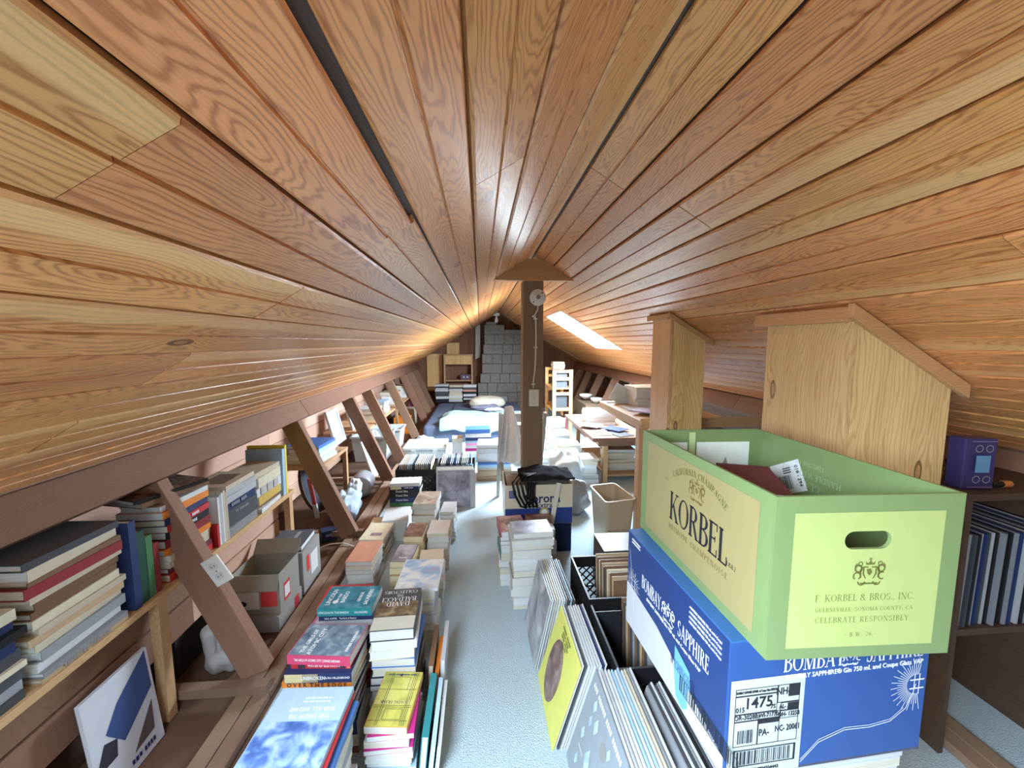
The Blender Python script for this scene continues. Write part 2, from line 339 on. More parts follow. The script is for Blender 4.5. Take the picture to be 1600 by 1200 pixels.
def crest(size, mat, parent, T, name='crest'):
    """heraldic emblem: crowned shield between two beasts over a ribbon, in flat relief"""
    mb = MB(); s = size
    def P(pts, z=.0004): mb.add([(x * s, y * s, z) for x, y in pts], [tuple(range(len(pts)))])
    def ring(cx, cy, r0, r1, a0=0, a1=360, n=14):
        vs = []
        for i in range(n + 1):
            t = radians(a0 + (a1 - a0) * i / n); vs += [((cx + r * cos(t)) * s, (cy + r * sin(t)) * s, .0004) for r in (r0, r1)]
        mb.add(vs, [(2 * i, 2 * i + 1, 2 * i + 3, 2 * i + 2) for i in range(n)])
    for k in (-1, 1):
        P([(k * .06, .2), (k * .26, .2), (k * .26, -.08), (k * .16, -.25), (k * .12, -.25), (k * .2, -.08), (k * .2, .15), (k * .06, .15)])
        ring(k * .42, .12, .09, .15); ring(k * .36, .30, .05, .09); ring(k * .46, -.15, .10, .15, 60 if k > 0 else -60, 300 if k > 0 else 240)
        P([(k * .3, .22), (k * .38, .02), (k * .34, -.22), (k * .29, -.22), (k * .31, 0), (k * .26, .14)])
        ring(k * .28, -.36, .10, .15, 180, 360); P([(k * .5, .32), (k * .58, .2), (k * .54, .16), (k * .46, .28)])
    P([(-.12, .1), (.03, .12), (.1, -.02), (0, -.14), (-.08, -.06)])
    P([(-.15, .26), (.15, .26), (.18, .38), (.08, .31), (0, .44), (-.08, .31), (-.18, .38)])
    ring(0, .47, .02, .05); P([(-.34, -.40), (.34, -.40), (.30, -.46), (-.30, -.46)])
    return mb.build(name, mat, parent, T)
def barcode(w, h, n, mat, parent, T, seed, frame=0, name='barcode'):
    mb = MB(); r = random.Random(seed); x = -w / 2
    while x < w / 2 - w / n:
        bw = w / n * r.choice((.5, .5, 1, 1.5)); mb.add([(x, -h / 2, .0005), (x + bw, -h / 2, .0005), (x + bw, h / 2, .0005), (x, h / 2, .0005)], [(0, 1, 2, 3)]); x += bw + w / n * r.choice((.5, .8, 1.2))
    if frame:
        a, b, f = w / 2 + frame * 2, h / 2 + frame, frame * .6
        for p in ((-a, -b, a, -b + f), (-a, b - f, a, b), (-a, -b, -a + f * 2, b), (a - f * 2, -b, a, b)):
            mb.add([(p[0], p[1], .0005), (p[2], p[1], .0005), (p[2], p[3], .0005), (p[0], p[3], .0005)], [(0, 1, 2, 3)])
    return mb.build(name, mat, parent, T)
def flat(poly, mat, parent, T, name, col=None, z=.0003):
    return MB().add([(x, y, z) for x, y in poly], [tuple(range(len(poly)))]).build(name, mat, parent, T, col=col)
def bars(parent, T, w, h, n, mat, seed=0, name='small_print'):
    """one line of print too small to read: word-sized strokes"""
    mb = MB(); r = random.Random(seed * 31 + n); x = -w / 2; ws = [r.uniform(.5, 1.5) for _ in range(n)]; k = w * .86 / sum(ws)
    for q in ws:
        m = max(2, int(q * k / (h * .7))); cw = q * k / m
        for i in range(m): a = h * r.uniform(.35, .5); mb.add([(x + i * cw, -a, .0004), (x + i * cw + cw * .7, -a, .0004), (x + i * cw + cw * .7, h * .5, .0004), (x + i * cw, h * .5, .0004)], [(0, 1, 2, 3)])
        x += q * k + w * .14 / n
    return mb.build(name, mat, parent, T)
def rect(w, h, mat, parent, T, name, col=None, z=.0003):
    return flat([(-w / 2, -h / 2), (w / 2, -h / 2), (w / 2, h / 2), (-w / 2, h / 2)], mat, parent, T, name, col, z)

def at(u, v, y):
    """the point at depth y along the old survey photo's sight line through (u, v)"""
    d = _r * ((u - 800) / 624) + _u * ((600 - v) / 624) + _w
    t = y / d.y; return Vector((d.x * t, y, H + d.z * t))
def atz(u, v, z):
    d = _r * ((u - 800) / 624) + _u * ((600 - v) / 624) + _w
    t = (z - H) / d.z; return Vector((d.x * t, d.y * t, z))

# ------------------------------------------------------------------ room shell
floor = struct(MB().box(-.80, 3.2, Y0, Y1, -.06, 0).build('floor', 'carpet'))
eave_floor = struct(MB().box(-2.7, -.80, Y0, Y1, -.06, -.004).build('floor', 'floorb'))
HOLES = [(s, x0, x1, y0, y1) for s, x0, x1, y0, y1, w in SKY]
def slope_T(side, x, y, up=0):
    """frame on a roof slope: local x up the slope on the west side / down it on the east, local z out of the room"""
    n = Vector((side * .5145, 0, .8575)); a = Vector((n.z, 0, -n.x)); p = Vector((x, y, roof_z(x))) + n * up
    return Matrix(((a.x, 0, n.x, p.x), (a.y, 1, n.y, p.y), (a.z, 0, n.z, p.z), (0, 0, 0, 1)))
def cut(y0, y1, side, xa, xb):
    """the stretches of y0..y1 left of a roof window that the strip xa..xb crosses"""
    out = [(y0, y1)]
    for s, a, b, c, d in HOLES:
        if s != side or xb <= a or xa >= b: continue
        nxt = []
        for p, q in out:
            if q <= c or p >= d: nxt.append((p, q)); continue
            if p < c: nxt.append((p, c))
            if q > d: nxt.append((d, q))
        out = nxt
    return out
def plank_mesh(w, l, t=.018, groove=True, ch=.005):
    h = w / 2; pr = [(-h, ch), (-h + ch, 0)]
    if groove: pr += [(-.0035, 0), (-.0012, .006), (.0012, .006), (.0035, 0)]
    pr += [(h - ch, 0), (h, ch), (h, t), (-h, t)]
    mb = MB(); n = len(pr)
    mb.v = [(x, -l / 2, z) for x, z in pr] + [(x, l / 2, z) for x, z in pr]
    mb.f = [(i, (i + 1) % n, n + (i + 1) % n, n + i) for i in range(n)] + [tuple(range(n - 1, -1, -1)), tuple(range(n, 2 * n))]
    return mb
ceiling = bpy.data.objects.new('ceiling', None); COL.objects.link(ceiling); struct(ceiling)
PW = .1255
for side in (-1, 1):
    for i in range(14):
        xa = XR + side * (i * PW); xb = XR + side * min((i + 1) * PW, EX); lo, hi = min(xa, xb), max(xa, xb)
        if hi - lo < .01: continue
        if side < 0: j0 = .955 if i % 2 == 0 else 2.35 + .25 * (i % 3)
        else: j0 = 1.36 if i % 2 == 0 else 2.55 + .3 * (i % 3)
        if side > 0 and i in (2, 3): j0 = 1.25
        if side < 0 and i < 2: j0 = 1.9 + i * .7
        js = [Y0, j0 - 2.44 if j0 - 2.44 > Y0 + .3 else None, j0, j0 + 2.44, j0 + 4.88, Y1]
        js = [j for j in js if j is not None and j <= Y1]
        if js[-1] < Y1: js.append(Y1)
        hs = [h for h in HOLES if h[0] == side and h[1] < hi and h[2] > lo]
        for y0, y1 in zip(js[:-1], js[1:]):
            ys_ = sorted({y0, y1, *[e for h in hs for e in h[3:] if y0 < e < y1]})
            for p, q in zip(ys_[:-1], ys_[1:]):
                h = next((h for h in hs if h[3] <= (p + q) / 2 <= h[4]), None)
                for e0, e1 in ([(lo, hi)] if not h else [(a, b) for a, b in ((lo, h[1]), (h[2], hi)) if b > a]):
                    whole = e1 - e0 > PW * .9
                    if q - p < .02: continue
                    gap = .0045 if i % 2 else .0085
                    w = (e1 - e0) * 1.1662 - gap; sh = 0
                    if side < 0 and i == 4 and q < 1.0: w -= .010; sh = -.005
                    up = R.uniform(0, .0018)
                    plank_mesh(w, q - p - .0022, groove=whole).build('plank', 'ceil', ceiling, slope_T(side, (e0 + e1) / 2, (p + q) / 2, up) @ Matrix.Translation((sh, 0, 0)))
roof = bpy.data.objects.new('roof', None); COL.objects.link(roof); struct(roof)
for side in (-1, 1):
    xs = sorted({XR, XR + side * 3.1, *[e for s, a, b, c, d in HOLES if s == side for e in (a, b)]})
    for e0, e1 in zip(xs[:-1], xs[1:]):
        for p, q in cut(Y0, Y1, side, e0, e1):
            h = (e1 - e0) * 1.1662 / 2
            MB().box(-h, h, -(q - p) / 2, (q - p) / 2, .021, .05).build('roof_panel', 'dark', roof, slope_T(side, (e0 + e1) / 2, (p + q) / 2))
MB().prism([(XR - .12, ZR - .035), (XR, ZR + .012), (XR + .12, ZR - .035), (XR, ZR + .09)], -Y1, -Y0, 0, Matrix.Rotation(pi / 2, 4, 'X')).build('ridge_cap', 'dark', roof)
for n, (side, x0, x1, y0, y1) in enumerate(HOLES):
    w = bpy.data.objects.new(f'window_{n + 1}', None); COL.objects.link(w); struct(w)
    T = slope_T(side, (x0 + x1) / 2, (y0 + y1) / 2); w.matrix_world = T
    a, b, k = (x1 - x0) * 1.1662 / 2, (y1 - y0) / 2, .018
    for q in ((-a, -a + k, -b, b), (a - k, a, -b, b), (-a + k, a - k, -b, -b + k), (-a + k, a - k, b - k, b)):
        MB().box(*q, -.006, .13).build('window_lining', 'white', w)
    gm = bpy.data.materials.get('window_glass')
    if not gm:
        gm, N, L, B = new_mat('window_glass'); B.inputs['Transmission Weight'].default_value = 1; B.inputs['Roughness'].default_value = .02
    MB().box(-a + k, a - k, -b + k, b - k, .098, .102).build('pane', gm, w)
# gables
def gable(name, ya, yb, mat, step, parts=True):
    g = bpy.data.objects.new(name, None); COL.objects.link(g); struct(g)
    x = XR - 3.0
    while x < XR + 3.0 - .01:
        e = min(x + step, XR + 3.0); zs = lambda q: max(.02, roof_z(q) + .045)
        pts = [(x + .002, -.06), (e - .002, -.06), (e - .002, zs(e))] + ([(XR, zs(XR))] if x < XR < e else []) + [(x + .002, zs(x))]
        mb = MB(); n = len(pts)
        mb.v = [(a, ya, b) for a, b in pts] + [(a, yb, b) for a, b in pts]
        mb.f = [tuple(range(n)), tuple(range(2 * n - 1, n - 1, -1))] + [(i, n + i, n + (i + 1) % n, (i + 1) % n) for i in range(n)]
        mb.build('plank', mat, g); x = e
    MB().box(XR - 3, XR + 3, min(ya, yb) - .03 if ya < 0 else max(ya, yb) + .0005, min(ya, yb) - .0005 if ya < 0 else max(ya, yb) + .03, -.06, ZR + .06).build('backing', 'dark', g)
    return g
gable('wall_back', Y1, Y1 + .05, 'ply', .30)
gable('wall_front', Y0 - .05, Y0, 'ply', .40)
for side in (-1, 1):   # the low walls where roof meets floor
    x = XR + side * 2.95; nm = 'wall_west' if side < 0 else 'wall_east'
    struct(MB().box(min(x, x + side * .05), max(x, x + side * .05), Y0, Y1, -.06, roof_z(x) + .02).build(nm, 'floorb'))
# eaves: raw roof boards below the panelling, the long purlins, the braces and sills
for side, nm in ((-1, 'trim_1'), (1, 'trim_2')):
    fr = bpy.data.objects.new(nm, None); COL.objects.link(fr); struct(fr)
    s0 = XR + side * EX
    for i in range(8):
        xa = s0 + side * (.02 + i * .135 * .8575)
        for k, (p, q) in enumerate(((Y0, .9 + .5 * (i % 2)), (.9 + .5 * (i % 2), 4.1), (4.1, Y1))):
            w = .131; plank_mesh(w, q - p - .004, groove=False).build('roof_board', 'raw' if side < 0 else 'beam', fr, slope_T(side, xa + side * .058, (p + q) / 2, R.uniform(0, .004)))
    # purlin: a plank on edge, square to the roof
    u = Vector((-side * .5145, 0, -.8575)); v = Vector((-side * .8575, 0, .5145))   # down into the room / up the slope
    P = Vector((s0, 0, EZ)) + v * .004
    q = [P, P + u * .128, P + u * .128 - v * .042, P - v * .042]
    for p, e in ((Y0, 2.9), (2.903, Y1)):
        mb = MB(); mb.v = [(a.x, p, a.z) for a in q] + [(a.x, e, a.z) for a in q]
        mb.f = [(0, 1, 2, 3), (7, 6, 5, 4)] + [(i, 4 + i, 4 + (i + 1) % 4, (i + 1) % 4) for i in range(4)]
        mb.build('purlin', 'beam', fr, bevel=.004)
    if side < 0:
        for r_ in range(5):
            for p, e in ((Y0, .72 + .3 * (r_ % 2)), (.72 + .3 * (r_ % 2), 3.1), (3.1, 5.5), (5.5, Y1)):
                o = plank_mesh(.136, e - p - .004, groove=False).build('back_board', 'raw', fr, TR(-1.60 - R.uniform(0, .004), (p + e) / 2, .085 + r_ * .14) @ Matrix.Rotation(-pi / 2, 4, 'Y'))
    ys = (1.53, 2.66, 3.78, 4.40, 5.45, 6.45, 7.05, 7.6) if side < 0 else (3.9, 4.9, 5.6, 6.3, 7.0, 7.6)
    ft = Vector((-.885 if side < 0 else XR + EX - .40, 0, .075)); tp = P + u * .129 - v * .021
    for k, y in enumerate(ys):
        d = (ft - tp).normalized()
        w = .062 if k in (0, 1, 2) else .05
        x = Vector((0, 1, 0)); zz = x.cross(-d)
        T = Matrix(((x.x, zz.x, -d.x, (tp.x + ft.x) / 2), (x.y, zz.y, -d.y, y), (x.z, zz.z, -d.z, (tp.z + ft.z) / 2), (0, 0, 0, 1)))
        l = (ft - tp).length
        cutz = .035 * (1 if side < 0 else -1)
        mb = MB(); hw = .022 if k > 2 else .026; hd = .055
        mb.v = [(-hw, -hd, -l / 2), (hw, -hd, -l / 2), (hw, hd, -l / 2), (-hw, hd, -l / 2), (-hw, -hd, l / 2), (hw, -hd, l / 2), (hw, hd, l / 2), (-hw, hd, l / 2)]
        mb.f = [(0, 3, 2, 1), (4, 5, 6, 7), (0, 1, 5, 4), (1, 2, 6, 5), (2, 3, 7, 6), (3, 0, 4, 7)]
        mb.build('strut', 'strut', fr, T, bevel=.003)
    for p, e in ((Y0, 1.47), (1.474, 5.2), (5.204, Y1)):
        for k in (0, 1):
            xa = (-.935 + k * .062) if side < 0 else XR + EX - .45 + k * .06
            MB().box(xa, xa + .058, p, e, 0, .030).build('sill_board', 'sillw', fr, bevel=.003)
    if side < 0:
        for y in (.5, 1.48, 2.74, 3.86):
            MB().box(-1.9, -.82, y - .02, y + .02, .0305, .066).build('tie', 'sillw', fr)

# ------------------------------------------------------------------ post, boxed columns, chimney
post = thing('timber_post', 'square brown timber post standing in mid attic under the ridge', 'post', TR(.365, 2.82, 0))
MB().box(-.07, .07, -.07, .07, .001, 1.785).build('shaft', 'postw', post, bevel=.004)
gz = 1.776
MB().prism([(-.30, 0), (.30, 0), (.075, .140), (-.075, .140)], -.02, .02, 0, TR(0, 0, 0)).build('gusset_board', 'trim', post,
    Matrix.Translation((-.002, -.095, gz)) @ Matrix.Rotation(pi / 2, 4, 'X'))
for x, z in ((-.01, .045), (.0, .105), (-.19, .025), (.2, .03), (.06, .03)):
    MB().lathe([(.004, 0), (.004, .0015)], 8).build('nail', 'metal', post, Matrix.Translation((x, -.1155, gz + z)) @ Matrix.Rotation(pi / 2, 4, 'X'))
lh = thing('lampholder', 'round white keyless lampholder high on the brown timber post', 'lampholder', Matrix.Translation((.395, 2.747, 1.668)) @ Matrix.Rotation(pi / 2, 4, 'X'))
MB().lathe([(.056, 0), (.056, .008), (.050, .014), (.030, .018), (.024, .034), (.016, .036)], 28).build('base', 'white', lh, smooth=False)
MB().lathe([(.0155, .028), (.0155, .0362)], 18).build('socket', 'metal', lh)
for a in (.8, .8 + pi): MB().lathe([(.005, .013), (.005, .0165)], 10).build('screw', 'slot', lh, TR(.042 * cos(a), .042 * sin(a), 0))
cab = thing('surface_cable', 'thin cream cable clipped down the front of the timber post', 'cable')
pts = [(.395, 2.741, 1.613), (.396, 2.741, 1.59), (.375, 2.741, 1.55), (.382, 2.741, 1.50), (.384, 2.741, 1.40), (.382, 2.741, 1.28), (.378, 2.741, 1.18), (.368, 2.741, 1.10), (.366, 2.741, 1.045)]
MB().tube(pts, .0045, 8).build('cable_run', 'white', cab, smooth=True, col=None)
for x, z in ((.379, 1.525), (.3835, 1.33), (.367, 1.075)):
    MB().box(x - .013, x + .013, 2.734, 2.7495, z - .004, z + .004).build('clip', 'white', cab, bevel=.001)
MB().tube([(.366, 2.736, 1.545), (.362, 2.736, 1.535)], .009, 8).build('staple', 'white', cab)
sw = thing('switch_box', 'cream light switch box low on the front of the timber post', 'switch', TR(.370, 2.7485, 1.04))
MB().box(-.034, .034, -.028, 0, -.118, 0).build('box', 'plastic', sw, col=(.78, .77, .66), bevel=.004)
MB().box(-.006, .006, -.036, -.028, -.07, -.046).build('toggle', 'plastic', sw, col=(.62, .62, .56))
lettering('ON', .010, 'i_grey', sw, Matrix.Translation((0, -.0285, -.035)) @ Matrix.Rotation(pi / 2, 4, 'X'))
for z in (-.016, -.10): MB().lathe([(.0025, 0), (.0025, .002)], 8).build('screw', 'metal', sw, Matrix.Translation((0, -.028, z)) @ Matrix.Rotation(pi / 2, 4, 'X'))

def column(label, x0, x1, y0, y1, tr, trd):
    t = thing('boxed_column', label, 'column', TR(x0, y0, 0))
    w, d = x1 - x0, y1 - y0; k = .019
    zt = lambda x: roof_z(x0 + x) - .006
    def side(poly, T, nm='panel'): return MB().prism(poly, 0, k).build(nm, 'pine', t, T)
    # front (faces the ladder end): sloping top; built from two boards
    RX = Matrix.Rotation(pi / 2, 4, 'X')
    def wallx(xa, xb, y):
        mb = MB(); vs = []
        for yy in (y, y + k): vs += [(xa, yy, .001), (xb, yy, .001), (xb, yy, zt(xb)), (xa, yy, zt(xa))]
        mb.add(vs, [(0, 1, 2, 3), (7, 6, 5, 4), (0, 4, 5, 1), (1, 5, 6, 2), (2, 6, 7, 3), (3, 7, 4, 0)]); return mb
    wallx(k, w, 0).build('front_panel', 'pine', t); wallx(k, w, d - k).build('back_panel', 'pine', t)
    MB().box(0, k - .0006, 0, d, .001, zt(0) - .004).build('side_panel', 'pine2', t, bevel=.002)
    MB().box(w - k, w, k + .0005, d - k - .0005, .001, zt(w) - .004).build('side_panel', 'pine2', t)
    # trim collar against the ceiling
    MB().box(-trd, -.0003, 0, d + .05, zt(0) - tr, zt(0) + .004).build('collar', 'trimy', t, bevel=.002)
    s = Vector((.8575, 0, -.5145)); a = Vector((-trd, -trd, zt(-trd) - tr)); l = (w + trd + .04) / .8575
    mb = MB(); up = Vector((0, 0, tr))
    vs = [a, a + s * l, a + s * l + up, a + up]; vs = vs + [p + Vector((0, trd, 0)) for p in vs]
    mb.add(vs, [(0, 1, 2, 3), (7, 6, 5, 4), (0, 4, 5, 1), (1, 5, 6, 2), (2, 6, 7, 3), (3, 7, 4, 0)])
    mb.build('collar', 'trim', t, bevel=.002)
    return t
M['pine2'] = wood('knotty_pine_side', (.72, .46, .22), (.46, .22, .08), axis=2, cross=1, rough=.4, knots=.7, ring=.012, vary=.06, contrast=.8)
M['trimy'] = wood('orange_trim_lengthwise', (.60, .33, .14), (.38, .17, .06), axis=1, cross=2, rough=.45, knots=.2, contrast=.7)
column('large boxed pine column behind the open champagne carton', 1.14, 1.497, 1.15, 1.515, .042, .022)
column('slim boxed pine column standing further back beside the shelves', 1.055, 1.262, 2.16, 2.39, .026, .018)

ch = bpy.data.objects.new('chimney', None); COL.objects.link(ch); tag(ch, 'grey concrete block chimney breast rising to the ridge at the far gable', 'chimney')
ch.location = (.44, 7.85, 0)
lefts = [-.05, -.05, -.05, .0, .035, .035, .06, .085, .085, .12]
MB().box(-.30, .34, .02, .34, .001, 1.60).build('core', 'mortar', ch)
for r in range(10):
    z0 = .001 + r * .19; x = lefts[r] - .44; xe = .86 - .44; first = True
    while x < xe - .03:
        w = .20 if (first and r % 2) else R.choice((.39, .39, .19)); first = False
        e = min(x + w, xe)
        if xe - e < .07: e = xe
        z1 = min(z0 + .182, roof_z(.44 + e) - .035, roof_z(.44 + x) - .035)
        if z1 - z0 > .04:
            dy = R.uniform(0, .012)
            MB().box(x + .004, e - .004, -.012 + dy, .34, z0, z1).build('block', 'block', ch, bevel=.005)
        x = e
# ------------------------------------------------------------------ far gable furniture
gy = 8.185
pn = thing('panel_board', 'tall pale plywood offcut leaning flat on the far gable wall', 'board', TR(*at(680, 604, gy - .01)))
MB().box(-.155, .155, -.012, .004, 0, .66).build('board', 'pine', pn)
pn = thing('panel_board', 'small square plywood offcut fixed above the bookcase on the gable', 'board', TR(*at(708, 555, gy - .01)))
MB().box(-.125, .125, -.012, .004, 0, .25).build('board', 'pine', pn)
pn = thing('panel_board', 'pale grey board with clipped corners hung beside the block chimney', 'board', TR(*at(748, 561, gy - .06)))
MB().prism([(-.07, 0), (.02, .03), (.035, .12), (.035, .82), (0, .82), (-.06, .70)], -.01, .01).build('board', 'card', pn, Matrix.Rotation(pi / 2, 4, 'X'), col=(.55, .53, .47))
ld = thing('wall_shelf', 'long brown ledge shelf across the far gable wall', 'shelf', TR(*at(693, 607, gy - .14)))
MB().box(-.55, .50, -.12, .13, -.035, 0).build('board', 'shelfx', ld)
for x in (-.45, .4): MB().box(x, x + .035, -.08, .13, -.16, -.036).build('bracket', 'shelf', ld)
b = at(717, 607, gy - .12); bw, bh = .285, .66
bc = thing('bookcase', 'open wooden bookcase on the ledge of the far gable', 'bookcase', TR(b.x, gy - .14, b.z + .002))
for x in (-bw, bw - .03): MB().box(x, x + .03, -.11, .12, 0, bh).build('side_panel', 'shelfz', bc)
MB().box(-bw, bw, -.11, .12, bh + .0005, bh + .028).build('top_board', 'shelfx', bc)
MB().box(-bw + .031, bw - .031, -.11, .12, .155, .180).build('shelf', 'shelfx', bc)
MB().box(-bw + .031, bw - .031, -.10, -.085, bh - .17, bh - .002).build('apron', 'pine', bc)
MB().box(-bw + .031, bw - .031, .10, .115, 0, .154).build('back_panel', 'ply', bc)
sb = thing('small_box', 'small purple box on the shelf of the far bookcase', 'box', TR(b.x + .14, gy - .15, b.z + .183))
MB().box(-.10, .10, -.06, .06, 0, .11).build('carton', 'card', sb, col=(.16, .11, .17), bevel=.004)
for x in (-.035, .035): MB().lathe([(.016, 0), (.016, .001)], 10).build('label_dot', 'i_white', sb, Matrix.Translation((x, -.0605, .055)) @ Matrix.Rotation(pi / 2, 4, 'X'))
bulb = thing('light_bulb', 'bare bulb in a white holder below the ridge before the chimney', 'bulb', TR(.31, 7.55, roof_z(.31) - .001))
MB().lathe([(.055, -.05), (.06, -.02), (.06, 0)], 16).build('holder', 'white', bulb, smooth=True)
MB().lathe([(.004, -.178), (.025, -.172), (.036, -.145), (.03, -.11), (.018, -.08), (.016, -.052)], 16).build('glass', 'plastic', bulb, smooth=True, col=(.85, .88, .9))
wr = thing('ceiling_wire', 'thin grey wire running down the east roof slope from the bulb', 'wire')
MB().tube([(.40, 7.55, roof_z(.40) - .006), (.9, 7.5, roof_z(.9) - .02), (1.6, 7.4, roof_z(1.6) - .006), (1.9, 7.4, roof_z(1.9) - .006)], .006, 6).build('wire', 'plastic', wr, col=(.5, .48, .44), smooth=True)

# ------------------------------------------------------------------ the two big cartons
KC = {'green': (.36, .47, .20)}
def carton(name, label, corners, z0, z1, col, open_top, thick=.006, inner=None, cat='box'):
    """cardboard box over four floor corners (near-left, near-right, far-right, far-left); returns the thing, and a frame for each wall"""
    c = sum((Vector((*p, 0)) for p in corners), Vector()) / 4
    t = thing(name, label, cat, TR(c.x, c.y, z0)); P = [Vector((*p, 0)) - Vector((c.x, c.y, 0)) for p in corners]; h = z1 - z0; fr = []
    for i, nm in enumerate(('front_wall', 'side_wall', 'back_wall', 'side_wall')):
        a, b_ = P[i], P[(i + 1) % 4]; d = (b_ - a); l = d.length; d.normalize(); n = Vector((d.y, -d.x, 0))
        T = Matrix(((d.x, 0, n.x, (a.x + b_.x) / 2), (d.y, 0, n.y, (a.y + b_.y) / 2), (0, 1, 0, h / 2), (0, 0, 0, 1)))
        fr.append((T, l, h, nm))
    return t, fr
K = [Vector((.520, .640)), Vector((.875, .630)), Vector((.872, 1.175)), Vector((.505, 1.185))]
kz0, kz1 = .781, 1.093
kt, kf = carton('champagne_carton', 'open green and gold champagne carton on top of the blue gin carton', [tuple(p) for p in K], kz0, kz1, None, True)
gcol = (.20, .28, .11); th = .006
def wall_with_hole(l, h, hx, hy, hw, hh):
    """cardboard wall with a rounded hand hole"""
    n = 10; hole = []
    for k in range(n + 1): t_ = -pi / 2 + pi * k / n; hole.append((hx + hw / 2 - hh / 2 + hh / 2 * cos(t_), hy + hh / 2 * sin(t_)))
    for k in range(n + 1): t_ = pi / 2 + pi * k / n; hole.append((hx - hw / 2 + hh / 2 + hh / 2 * cos(t_), hy + hh / 2 * sin(t_)))
    m = len(hole); out = []
    for x, y in hole:  # matching points on the outline
        dx, dy = x - hx, y - hy; s = min((l / 2 - hx if dx > 0 else l / 2 + hx) / abs(dx) if abs(dx) > 1e-6 else 1e9, (h / 2 - hy if dy > 0 else h / 2 + hy) / abs(dy) if abs(dy) > 1e-6 else 1e9); out.append((hx + dx * s, hy + dy * s))
    cor = [(-l / 2, -h / 2), (l / 2, -h / 2), (l / 2, h / 2), (-l / 2, h / 2)]
    for c_ in cor:   # snap the closest outline point to each corner
        i = min(range(m), key=lambda k: (out[k][0] - c_[0]) ** 2 + (out[k][1] - c_[1]) ** 2); out[i] = c_
    mb = MB()
    for z, flip in ((0, 0), (-th, 1)):
        b0 = len(mb.v); mb.v += [(x, y, z) for x, y in hole] + [(x, y, z) for x, y in out]
        for i in range(m):
            j = (i + 1) % m; f = (b0 + i, b0 + m + i, b0 + m + j, b0 + j); mb.f.append(f[::-1] if flip else f); mb.m.append(0)
    for i in range(m):
        j = (i + 1) % m; mb.f += [(i, j, 2 * m + j, 2 * m + i), (m + i, 3 * m + i, 3 * m + j, m + j)]; mb.m += [0, 0]
    return mb
def ring_panel(x0, x1, y0, y1, hx, hy, hw, hh):
    n = 10; hole = [(hx + hw / 2 - hh / 2 + hh / 2 * cos(-pi / 2 + pi * k / n), hy + hh / 2 * sin(-pi / 2 + pi * k / n)) for k in range(n + 1)] + [(hx - hw / 2 + hh / 2 + hh / 2 * cos(pi / 2 + pi * k / n), hy + hh / 2 * sin(pi / 2 + pi * k / n)) for k in range(n + 1)]
    out = []
    for x, y in hole:
        dx, dy = x - hx, y - hy; s = min(((x1 - hx) if dx > 0 else (x0 - hx)) / dx if abs(dx) > 1e-6 else 1e9, ((y1 - hy) if dy > 0 else (y0 - hy)) / dy if abs(dy) > 1e-6 else 1e9); out.append((hx + dx * s, hy + dy * s))
    for c_ in ((x0, y0), (x1, y0), (x1, y1), (x0, y1)): out[min(range(len(out)), key=lambda k: (out[k][0] - c_[0]) ** 2 + (out[k][1] - c_[1]) ** 2)] = c_
    m = len(hole); mb = MB(); mb.v = [(x, y, .0005) for x, y in hole + out]; mb.f = [(i, m + i, m + (i + 1) % m, (i + 1) % m) for i in range(m)]; mb.m = [0] * m
    return mb
walls = []
for i, (T, l, h, nm) in enumerate(kf):
    if i == 0: o = wall_with_hole(l, h, -.002, .072, .088, .034).build(nm, 'gloss', kt, T, col=gcol)
    else: o = MB().box(-l / 2 + (th if i % 2 else 0), l / 2 - (th if i % 2 else 0), -h / 2, h / 2, -th, 0).build(nm, 'gloss', kt, T, col=gcol)
    walls.append((o, T, l, h))
MB().box(-.165, .165, -.25, .25, .001, .006).build('bottom', 'card', kt, col=(.35, .25, .15))
def on(i, x, y, z=.0006): return kf[i][0] @ Matrix.Translation((x, y, z))
# front wall print
_, T, l, h = walls[0]; px = l * .40; py0, py1 = -h * .43, h * .40
n = 12; hx, hy, hw, hh = -.002, .072, .088, .034
fp = ring_panel(-px, px, py0, py1, hx, hy, hw, hh)   # yellow panel around the hand hole
fp.build('yellow_panel', 'gloss', kt, T, col=(.43, .50, .175))['label'] = 'yellow printed panel with a hand hole'
crest(.052, 'i_olive', kt, on(0, .006, .012, .001))
roman('F. KORBEL & BROS., INC.', .0135, 'i_pale', kt, on(0, .002, -.037, .001), weight=.9)
roman('GUERNEVILLE, SONOMA COUNTY, CA', .0078, 'i_pale', kt, on(0, .002, -.060, .001), spacing=.14, weight=1)
roman('CELEBRATE RESPONSIBLY', .0110, 'i_pale', kt, on(0, .0, -.080, .001), spacing=.14, weight=.9)
roman('- B.W. 26 -', .0085, 'i_pale', kt, on(0, .0, -.110, .001), spacing=.2, weight=1)
# long side print (west wall = index 3, seen from the aisle)
_, T, l, h = walls[3]
rect(l * .86, h * .84, 'gloss', kt, on(3, 0, 0, .0003), 'gold_panel', col=(.34, .28, .12))['label'] = 'tan gold printed panel'
S3 = lambda x, y: on(3, x, y, .001)
roman('KORBEL', .076, 'i_black', kt, S3(.030, -.008), squeeze=.74, spacing=.02, weight=1.1)
roman('CALIFORNIA CHAMPAGNE', .0155, 'i_olive', kt, S3(.030, .112), arc=.20, spacing=.16, squeeze=.9, weight=1.3)
crest(.058, 'i_gold', kt, S3(.030, .074))
roman('METHODE CHAMPENOISE', .0140, 'i_gold', kt, S3(.030, -.066), spacing=.24, weight=1.1)
roman('EST', .008, 'i_gold', kt, S3(-.115, .055), spacing=.2); roman('1882', .010, 'i_black', kt, S3(.165, -.036), spacing=.25, weight=1.1)
